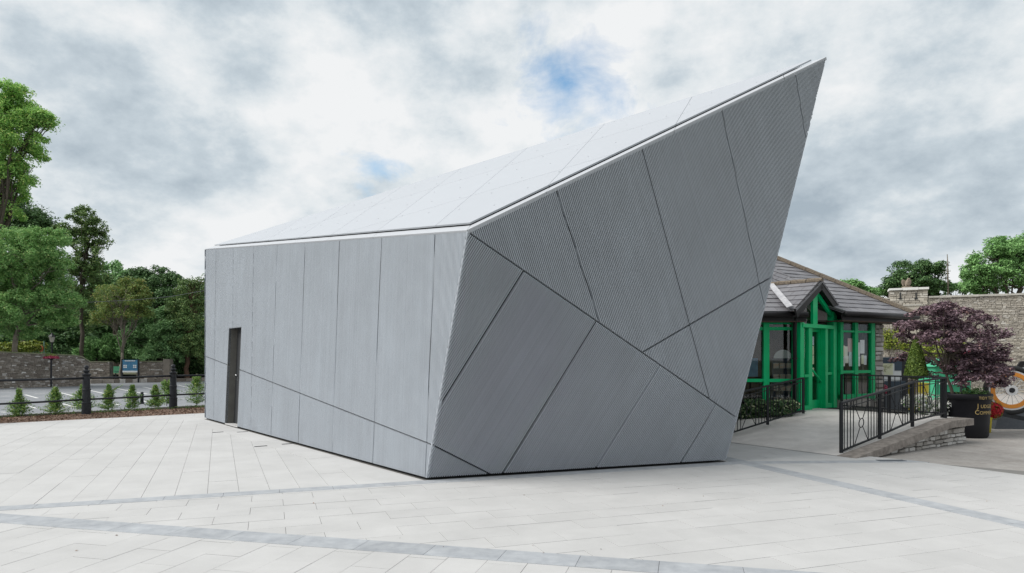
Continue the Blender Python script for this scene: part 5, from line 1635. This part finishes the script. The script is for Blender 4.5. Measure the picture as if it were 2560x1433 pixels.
part('body', MB().box((yp.x, yp.y, 0.44), (0.34, 0.3, 0.97)), 'yellow_plastic', ypo)
part('lid', MB().box((yp.x, yp.y, 0.945), (0.37, 0.33, 0.04)), 'yellow_plastic', ypo)
wf = G(2318, 1045, 0.0); wf = Vector((K(2318) * 14.35, 14.35, -0.045))
wfr = thing('white_flowers', wf, 'bush of small white flowers beside the ramp railing', 'flowers')
cent = np.array(wf) + np.stack([rng.uniform(-0.36, 0.36, 40), rng.uniform(-0.25, 0.25, 40), rng.uniform(0.25, 0.78, 40)], axis=1)
pos, nrm = clump_leaves(cent, np.full(40, 0.12), 24, 0.8)
link('foliage', leaf_mesh('foliage', pos, nrm, 0.06, 0.5, wf), 'leaf_mid', wfr)
pos, nrm = clump_leaves(cent + np.array([0, -0.04, 0.03]), np.full(40, 0.16), 60, 0.8)
link('blooms', leaf_mesh('blooms', pos, nrm, 0.055, 0.9, wf), 'petal_white', wfr)
part('tub', MB().lathe(wf, [(0.33, 0), (0.40, 0.32), (0.42, 0.34)], 20), 'planter_black', wfr)

# map board, trough, potted flowers
mp_ = AT(2222, 960, 19.0); my = 19.0
mz0, mz1 = AT(2222, 962, my).z, AT(2222, 893, my).z
x0, x1 = AT(2190, 900, my).x, AT(2252, 900, my).x
mbd = thing('map_board', Vector(((x0 + x1) / 2, my, -0.045)), 'tourist map board with pale map and navy header beside the stone pier', 'sign')
part('panel', MB().box(((x0 + x1) / 2, my, (mz0 + mz1) / 2), (x1 - x0, 0.05, mz1 - mz0)), 'white_card', mbd)
part('header', MB().box(((x0 + x1) / 2, my - 0.03, mz1 - 0.09), (x1 - x0, 0.014, 0.17)), 'board_navy', mbd)
part('map', MB().box((AT(2213, 900, my).x, my - 0.03, AT(2213, 921, my).z), (0.40, 0.012, 0.36)), 'map_print', mbd)
part('text_panel', MB().box((AT(2244, 900, my).x, my - 0.03, AT(2244, 916, my).z), (0.20, 0.012, 0.24)), 'board_navy', mbd)
for i_ in range(4):
    q = [Vector((AT(2213, 900, my).x + random.uniform(-0.18, 0.18), my - 0.038, AT(2213, 921, my).z + random.uniform(-0.16, 0.16))) for _ in range(4)]
    part('map_road', MB().tube(q, 0.005, 4), 'map_road', mbd)
part('post', MB().box((x1 + 0.1, my + 0.05, mz1 / 2), (0.2, 0.1, mz1 + 0.1)), 'black_iron', mbd)
part('post', MB().box((x0 - 0.05, my + 0.05, mz1 / 2), (0.1, 0.1, mz1 + 0.1)), 'black_iron', mbd)
tr_ = AT(2231, 968, 18.2); trg = thing('flower_trough', Vector((tr_.x, tr_.y, -0.045)), 'dark trough below the map board', 'planter')
part('trough', MB().prism([Vector((tr_.x - 0.27, 18.1, tr_.z)), Vector((tr_.x + 0.27, 18.1, tr_.z)), Vector((tr_.x + 0.31, 18.1, tr_.z + 0.16)), Vector((tr_.x - 0.31, 18.1, tr_.z + 0.16))], (0, 0.25, 0)), 'board_navy', trg)
part('stand', MB().box((tr_.x, 18.22, tr_.z / 2 - 0.02), (0.4, 0.2, tr_.z + 0.04)), 'stand_grey', trg)
sf = AT(2208, 975, 18.0); sff = thing('red_flowers', Vector((sf.x, sf.y, -0.045)), 'small bunch of pink red flowers at the foot of the map board', 'flowers')
part('pot', MB().lathe((sf.x, sf.y, -0.045), [(0.10, 0), (0.14, sf.z - 0.05)], 12), 'stand_grey', sff)
d = ball(250); link('blooms', leaf_mesh('blooms', np.array(sf) + d * 0.14, d, 0.06, 0.8, wloc(sff)), 'petal_pink', sff)


def pot(x, yb, yt, D, r, m, fl, label):
    c = AT(x, yb, D); c.z = -0.045; zt = AT(x, yt, D).z; p = thing('flower_pot', c, label, 'flower pot', 'pots of red flowers')
    part('pot', MB().lathe(c, [(r * 0.72, 0), (r, zt - c.z - 0.03), (r * 1.08, zt - c.z - 0.025), (r * 1.08, zt - c.z), (r * 0.9, zt - c.z)], 18), m, p, True)
    d_ = ball(520); d_[:, 2] = d_[:, 2] * 0.8
    cc_ = np.array([c.x + fl[0], c.y, zt + fl[2]])
    link('blooms', leaf_mesh('blooms', cc_ + d_ * np.array([fl[1], fl[1], fl[3]]), d_, 0.055, 0.85, c), 'petal_red', p)
    d_ = ball(260)
    link('leaves', leaf_mesh('leaves', cc_ + d_ * np.array([fl[1], fl[1], fl[3]]) * 0.97, d_, 0.05, 0.4, c), 'leaf_creeper', p)


pot(2469, 1078, 1043, 14.9, 0.085, 'yellow_plastic', (0.12, 0.19, 0.15, 0.22), 'yellow pot with a ball of red flowers beside the black planter')
pot(2500, 1062, 1030, 16.0, 0.12, 'blue_plastic', (0.02, 0.17, 0.10, 0.13), 'blue pot of red flowers behind the yellow pot')

# big decorated wheel on a stand
wc = AT(2528, 976, 15.0); nw = Vector((-0.28, -0.96, 0)).normalized(); uw = Vector((0, 0, 1)).cross(nw).normalized(); A3 = (uw, Vector((0, 0, 1)), nw)
wt = thing('bicycle_sculpture', Vector((wc.x, wc.y, -0.045)), 'large orange rimmed bicycle wheel on a grey stand at the right edge', 'sculpture')
part('tyre', MB().torus(wc, 0.485, 0.055, A3, 48, 10), 'tyre', wt, True)


def ring(c, r0_, r1_, A, dpt_, n=48):
    mb_ = MB(); vs_, fs_ = [], []
    for i_ in range(n):
        q = 2 * math.pi * i_ / n; dd = A[0] * math.cos(q) + A[1] * math.sin(q)
        vs_ += [c + dd * r0_ + A[2] * dpt_, c + dd * r1_ + A[2] * dpt_, c + dd * r1_ - A[2] * dpt_, c + dd * r0_ - A[2] * dpt_]
    for i_ in range(n):
        a_, b_ = i_ * 4, ((i_ + 1) % n) * 4
        for j_ in range(4): fs_.append((a_ + j_, b_ + j_, b_ + (j_ + 1) % 4, a_ + (j_ + 1) % 4))
    return mb_.add(vs_, fs_)


part('white_ring', ring(wc, 0.40, 0.435, A3, 0.02), 'white_plastic', wt)
part('rim', ring(wc, 0.315, 0.398, A3, 0.028), 'orange', wt)
part('hub', ring(wc, 0.06, 0.115, A3, 0.05, 30), 'white_plastic', wt)
part('hub_core', MB().lathe(wc - nw * 0.03, [(0.055, 0), (0.055, 0.07), (0.03, 0.08)], 16, A3), 'black_iron', wt)
for i_ in range(16):
    q = 2 * math.pi * i_ / 16 + 0.1; dd = uw * math.cos(q) + Vector((0, 0, 1)) * math.sin(q)
    part('spoke', MB().tube([wc + dd * 0.11, wc + dd * 0.34], 0.006, 5), 'steel', wt)
part('chainstay', MB().beam(wc + uw * -0.62 * (1 if uw.x < 0 else -1) * 0 + Vector((-0.30, 0, -0.50)), wc + Vector((0.75, 0.1, -0.72)), 0.06, 0.09), 'black_iron', wt)
part('mudguard', MB().tube([wc + A3[0] * (0.60 * math.cos(q)) + Vector((0, 0, 0.60 * math.sin(q))) for q in [0.15 + 0.11 * i_ for i_ in range(10)]], 0.04, 8), 'black_iron', wt, True)
s0q = G(2487, 1073, -0.045)
part('stand', MB().prism([s0q, s0q + Vector((1.3, -0.05, 0)), s0q + Vector((1.3, -0.05, 0.5)), s0q + Vector((0.13, 0, 0.52))], (0.1, 0.5, 0)), 'stand_grey', wt)
bs = AT(2553, 922, 15.6); bsg = thing('black_sign', Vector((bs.x, bs.y, -0.045)), 'black sign with a small white plate above the orange wheel', 'sign')
part('board', MB().prism([Vector((bs.x - 0.16, bs.y, bs.z - 0.06)), Vector((bs.x + 0.5, bs.y, bs.z - 0.06)), Vector((bs.x + 0.5, bs.y, bs.z + 0.24)), Vector((bs.x - 0.02, bs.y, bs.z + 0.16))], (0, 0.04, 0)), 'black_paint', bsg)
part('plate', MB().box((bs.x + 0.06, bs.y - 0.012, bs.z), (0.22, 0.01, 0.05)), 'white_card', bsg)
part('post', MB().box((bs.x + 0.3, bs.y + 0.06, bs.z / 2 - 0.03), (0.06, 0.06, bs.z + 0.1)), 'black_iron', bsg)

# green hoarding and pink sign glimpsed through the maple
hg_ = AT(2385, 930, 22); ho = thing('green_kiosk', Vector((hg_.x, 22, -0.045)), 'bright green kiosk glimpsed through the purple maple', 'kiosk')
part('body', MB().box((hg_.x, 22.5, 0.62), (1.15, 0.9, 1.33)), 'hoarding_green', ho)
part('roof', MB().prism([Vector((hg_.x - 0.68, 21.95, 1.29)), Vector((hg_.x + 0.68, 21.95, 1.29)), Vector((hg_.x, 21.95, 1.56))], (0, 1.1, 0)), 'hoarding_green', ho)
part('counter', MB().box((hg_.x, 21.98, 0.75), (0.9, 0.16, 0.05)), 'white_card', ho)
pk_ = AT(2405, 880, 21.5); pko = thing('pink_sign', Vector((pk_.x, pk_.y, -0.045)), 'pink sign half hidden by the purple maple', 'sign')
part('board', MB().box((pk_.x, pk_.y, pk_.z), (0.5, 0.04, 0.2)), 'pink_paint', pko)
part('post', MB().box((pk_.x, pk_.y + 0.05, pk_.z / 2), (0.05, 0.05, pk_.z)), 'black_iron', pko)

# ------------------------------------------------------------------ old castle wall with parapet and eagle
cw0, cw1 = AT(2180, 893, 33.0), AT(2560, 893, 30.5)
cpl = VPlane(cw0.x, cw0.y, cw1.x - cw0.x, cw1.y - cw0.y)
cwl = thing('castle_wall', Vector((cw0.x, cw0.y, -0.045)), 'high pale rubble castle wall running behind the purple maple', 'wall')
sP0, sP1 = cpl.s_at(2223), cpl.s_at(2317)
zP = cpl.sz(2270, 727)[1]; zL = cpl.sz(2200, 750)[1]; zR = cpl.sz(2440, 743)[1]
def topC(s): return zP if sP0 <= s <= sP1 else (zL if s < sP0 else zR)
wall_body(cpl, -3.0, sP0, lambda s: zL, 0.6, 'mortar', cwl)
wall_body(cpl, sP0, sP1, lambda s: zP, 0.7, 'mortar', cwl)
s_end = cpl.s_at(2560) + 8
wall_body(cpl, sP1, s_end, lambda s: zR, 0.6, 'mortar', cwl)
stonework(dict(s0=-1.0, s1=sP0, z0=-0.05, pl=cpl), lambda s: zL, 0.3, (0.05, 0.11), (0.09, 0.32), 'stone_pale', cwl)
stonework(dict(s0=sP0, s1=sP1, z0=-0.05, pl=cpl), lambda s: zP, 0.35, (0.06, 0.13), (0.1, 0.36), 'stone_pale', cwl)
stonework(dict(s0=sP1, s1=cpl.s_at(2560) + 2.5, z0=-0.05, pl=cpl), lambda s: zR, 0.3, (0.04, 0.085), (0.07, 0.24), 'stone_pale', cwl)
coping_run(cpl, sP0 - 0.04, sP1 + 0.04, lambda s: zP, 0.9, 0.11, 'lime_white', cwl, 0.6)
coping_run(cpl, sP1 + 0.03, s_end, lambda s: zR, 0.78, 0.09, 'coping_stone', cwl, 0.5)
coping_run(cpl, -1.0, sP0, lambda s: zL, 0.72, 0.07, 'coping_stone', cwl, 0.5)
for x in (2248.5, 2287.5):
    s, zc_ = cpl.sz(x, 741)
    part('arrow_slit', MB().box(cpl.w(s, zc_, 0.385), (0.05, 0.06, 0.30), (Vector((cpl.ex, cpl.ey, 0)), Vector((cpl.nx, cpl.ny, 0)), Vector((0, 0, 1)))), 'gap_dark', cwl)
    part('arrow_slit', MB().box(cpl.w(s, zc_ - 0.14, 0.386), (0.13, 0.06, 0.045), (Vector((cpl.ex, cpl.ey, 0)), Vector((cpl.nx, cpl.ny, 0)), Vector((0, 0, 1)))), 'gap_dark', cwl)
sx_, zx_ = cpl.sz(2270, 772)
part('buttress', MB().box(cpl.w(sx_ + 0.1, zx_ - 0.75, 0.45), (0.62, 0.3, 1.7), (Vector((cpl.ex, cpl.ey, 0)), Vector((cpl.nx, cpl.ny, 0)), Vector((0, 0, 1)))), 'stone_pale', cwl)
part('buttress_cap', MB().box(cpl.w(sx_ + 0.1, zx_ + 0.13, 0.46), (0.70, 0.36, 0.07), (Vector((cpl.ex, cpl.ey, 0)), Vector((cpl.nx, cpl.ny, 0)), Vector((0, 0, 1)))), 'coping_stone', cwl)
# eagle: upright body, folded-out wings, head, on a small plinth
es, ez = cpl.sz(2267, 725); eb = cpl.w(es, zP + 0.11, 0.1)
eg = thing('eagle_statue', eb, 'weathered stone eagle with half spread wings on the parapet', 'statue')
part('plinth', MB().box(eb + Vector((0, 0, 0.03)), (0.34, 0.3, 0.09)), 'statue', eg)
eb = eb + Vector((0, 0, 0.07))
part('body', MB().tube([eb + Vector((0, 0.05, 0)), eb + Vector((0, 0.02, 0.08)), eb + Vector((0, -0.02, 0.18)), eb + Vector((0.0, -0.05, 0.27)), eb + Vector((0.01, -0.06, 0.33)), eb + Vector((0.02, -0.08, 0.37)), eb + Vector((0.025, -0.09, 0.40))], [0.05, 0.085, 0.10, 0.075, 0.045, 0.05, 0.02], 12), 'statue', eg, True)
part('beak', MB().tube([eb + Vector((0.02, -0.10, 0.375)), eb + Vector((0.06, -0.14, 0.365)), eb + Vector((0.075, -0.145, 0.345))], [0.03, 0.018, 0.004], 8), 'statue', eg, True)
for sx in (-1, 1):
    wing = [Vector((sx * 0.07, 0, 0.28)), Vector((sx * 0.15, 0.01, 0.35)), Vector((sx * 0.215, 0.02, 0.31)), Vector((sx * 0.225, 0.03, 0.2)), Vector((sx * 0.17, 0.04, 0.06)), Vector((sx * 0.12, 0.04, 0.03)), Vector((sx * 0.09, 0.03, 0.12))]
    part('wing', MB().prism([eb + p for p in wing], (0, 0.05, 0)), 'statue', eg)
    part('leg', MB().tube([eb + Vector((sx * 0.05, 0, 0.1)), eb + Vector((sx * 0.055, -0.03, -0.01))], [0.04, 0.03], 8), 'statue', eg, True)

# creeper on the wall
cr_ = thing('wall_creeper', cpl.w(cpl.s_at(2245), 0, 0.4), 'yellow green creeper climbing the castle wall by the map board', 'plant')
cc_ = []
for (x, y, rx, ry, n_) in ((2215, 845, 12, 24, 16), (2250, 850, 18, 22, 18), (2330, 885, 60, 26, 46), (2300, 862, 30, 20, 22), (2395, 900, 30, 20, 20)):
    for _ in range(n_):
        s, z_ = cpl.sz(x + random.gauss(0, 0.55) * rx, y + random.gauss(0, 0.55) * ry); cc_.append(tuple(cpl.w(s, z_, 0.45 + (0.8 if x > 2290 else 0) * random.random())))
pos, nrm = clump_leaves(np.array(cc_), np.full(len(cc_), 0.2), 26, 0.9)
nrm[:, 1] -= 0.8
link('foliage', leaf_mesh('foliage', pos, nrm, 0.10, 0.7, wloc(cr_)), 'leaf_creeper', cr_)
mb = MB()
for c in cc_[::4]: mb.tube([cpl.w(cpl.s_at(2250), 0.0, 0.42), (Vector(c) + cpl.w(cpl.s_at(2250), 0.0, 0.42)) / 2, Vector(c)], 0.012, 5)
part('stems', mb, 'bark', cr_)

# ------------------------------------------------------------------ trees on the right
RG = 'trees behind the castle wall'
tree('sycamore_tree', 60, 2300, [(2270, 685, 45, 24), (2320, 672, 36, 16), (2345, 690, 16, 16), (2255, 712, 42, 24), (2300, 720, 52, 26), (2225, 728, 22, 12), (2335, 730, 26, 18), (2205, 735, 14, 8)],
     'leaf_dark', 'dark green tree rising behind the eagle parapet', RG, size=0.18, cr=0.5, per=62, dens=1.3, trunk_r=0.3, extra_twigs=3)
tree('lime_tree', 52, 2520, [(2480, 650, 50, 36), (2530, 630, 52, 34), (2580, 620, 60, 40), (2440, 680, 30, 18), (2500, 700, 70, 36), (2560, 690, 70, 44), (2455, 718, 36, 18), (2620, 680, 60, 60)],
     'leaf_mid', 'large green tree at the right edge behind the castle wall', RG, size=0.17, cr=0.5, per=66, dens=1.4, trunk_r=0.33, extra_twigs=3)
tree('lime_tree', 60, 2395, [(2390, 725, 26, 12), (2410, 718, 20, 14), (2420, 700, 15, 8), (2372, 730, 12, 8)],
     'leaf_bright', 'small pale green tree between the dead spar and the large tree', RG, size=0.2, cr=0.36, per=30, dens=1.0, trunk_r=0.14, extra_twigs=3)
tree('sycamore_tree', 56, 2130, [(2110, 712, 26, 8), (2135, 718, 30, 12), (2165, 730, 28, 10), (2185, 738, 14, 6)],
     'leaf_mid', 'low treetop showing above the shop roof hip', RG, size=0.25, cr=0.4, per=34, dens=1.3, trunk_r=0.3)
f = AT(2368, 893, 58); f.z = 0; dead = thing('dead_tree', f, 'bare dead tree spar standing behind the castle wall', 'tree')
tp_ = AT(2368, 636, 58)
mb = MB().tube(branch_path(f, tp_, 0.004, 10), [0.16 - 0.013 * i_ for i_ in range(11)], 7)
for i_ in range(22):
    z_ = random.uniform(5.3, tp_.z - 0.2); q = random.uniform(0, 6.28); l = random.uniform(0.3, 1.0) * (1.25 - z_ / tp_.z)
    p = Vector((tp_.x, 58, z_)); mb.tube([p, p + Vector((math.cos(q) * l * 1.4, math.sin(q) * l, -0.12 * l))], [0.025, 0.008], 5)
part('trunk', mb, 'bark_pale', dead)
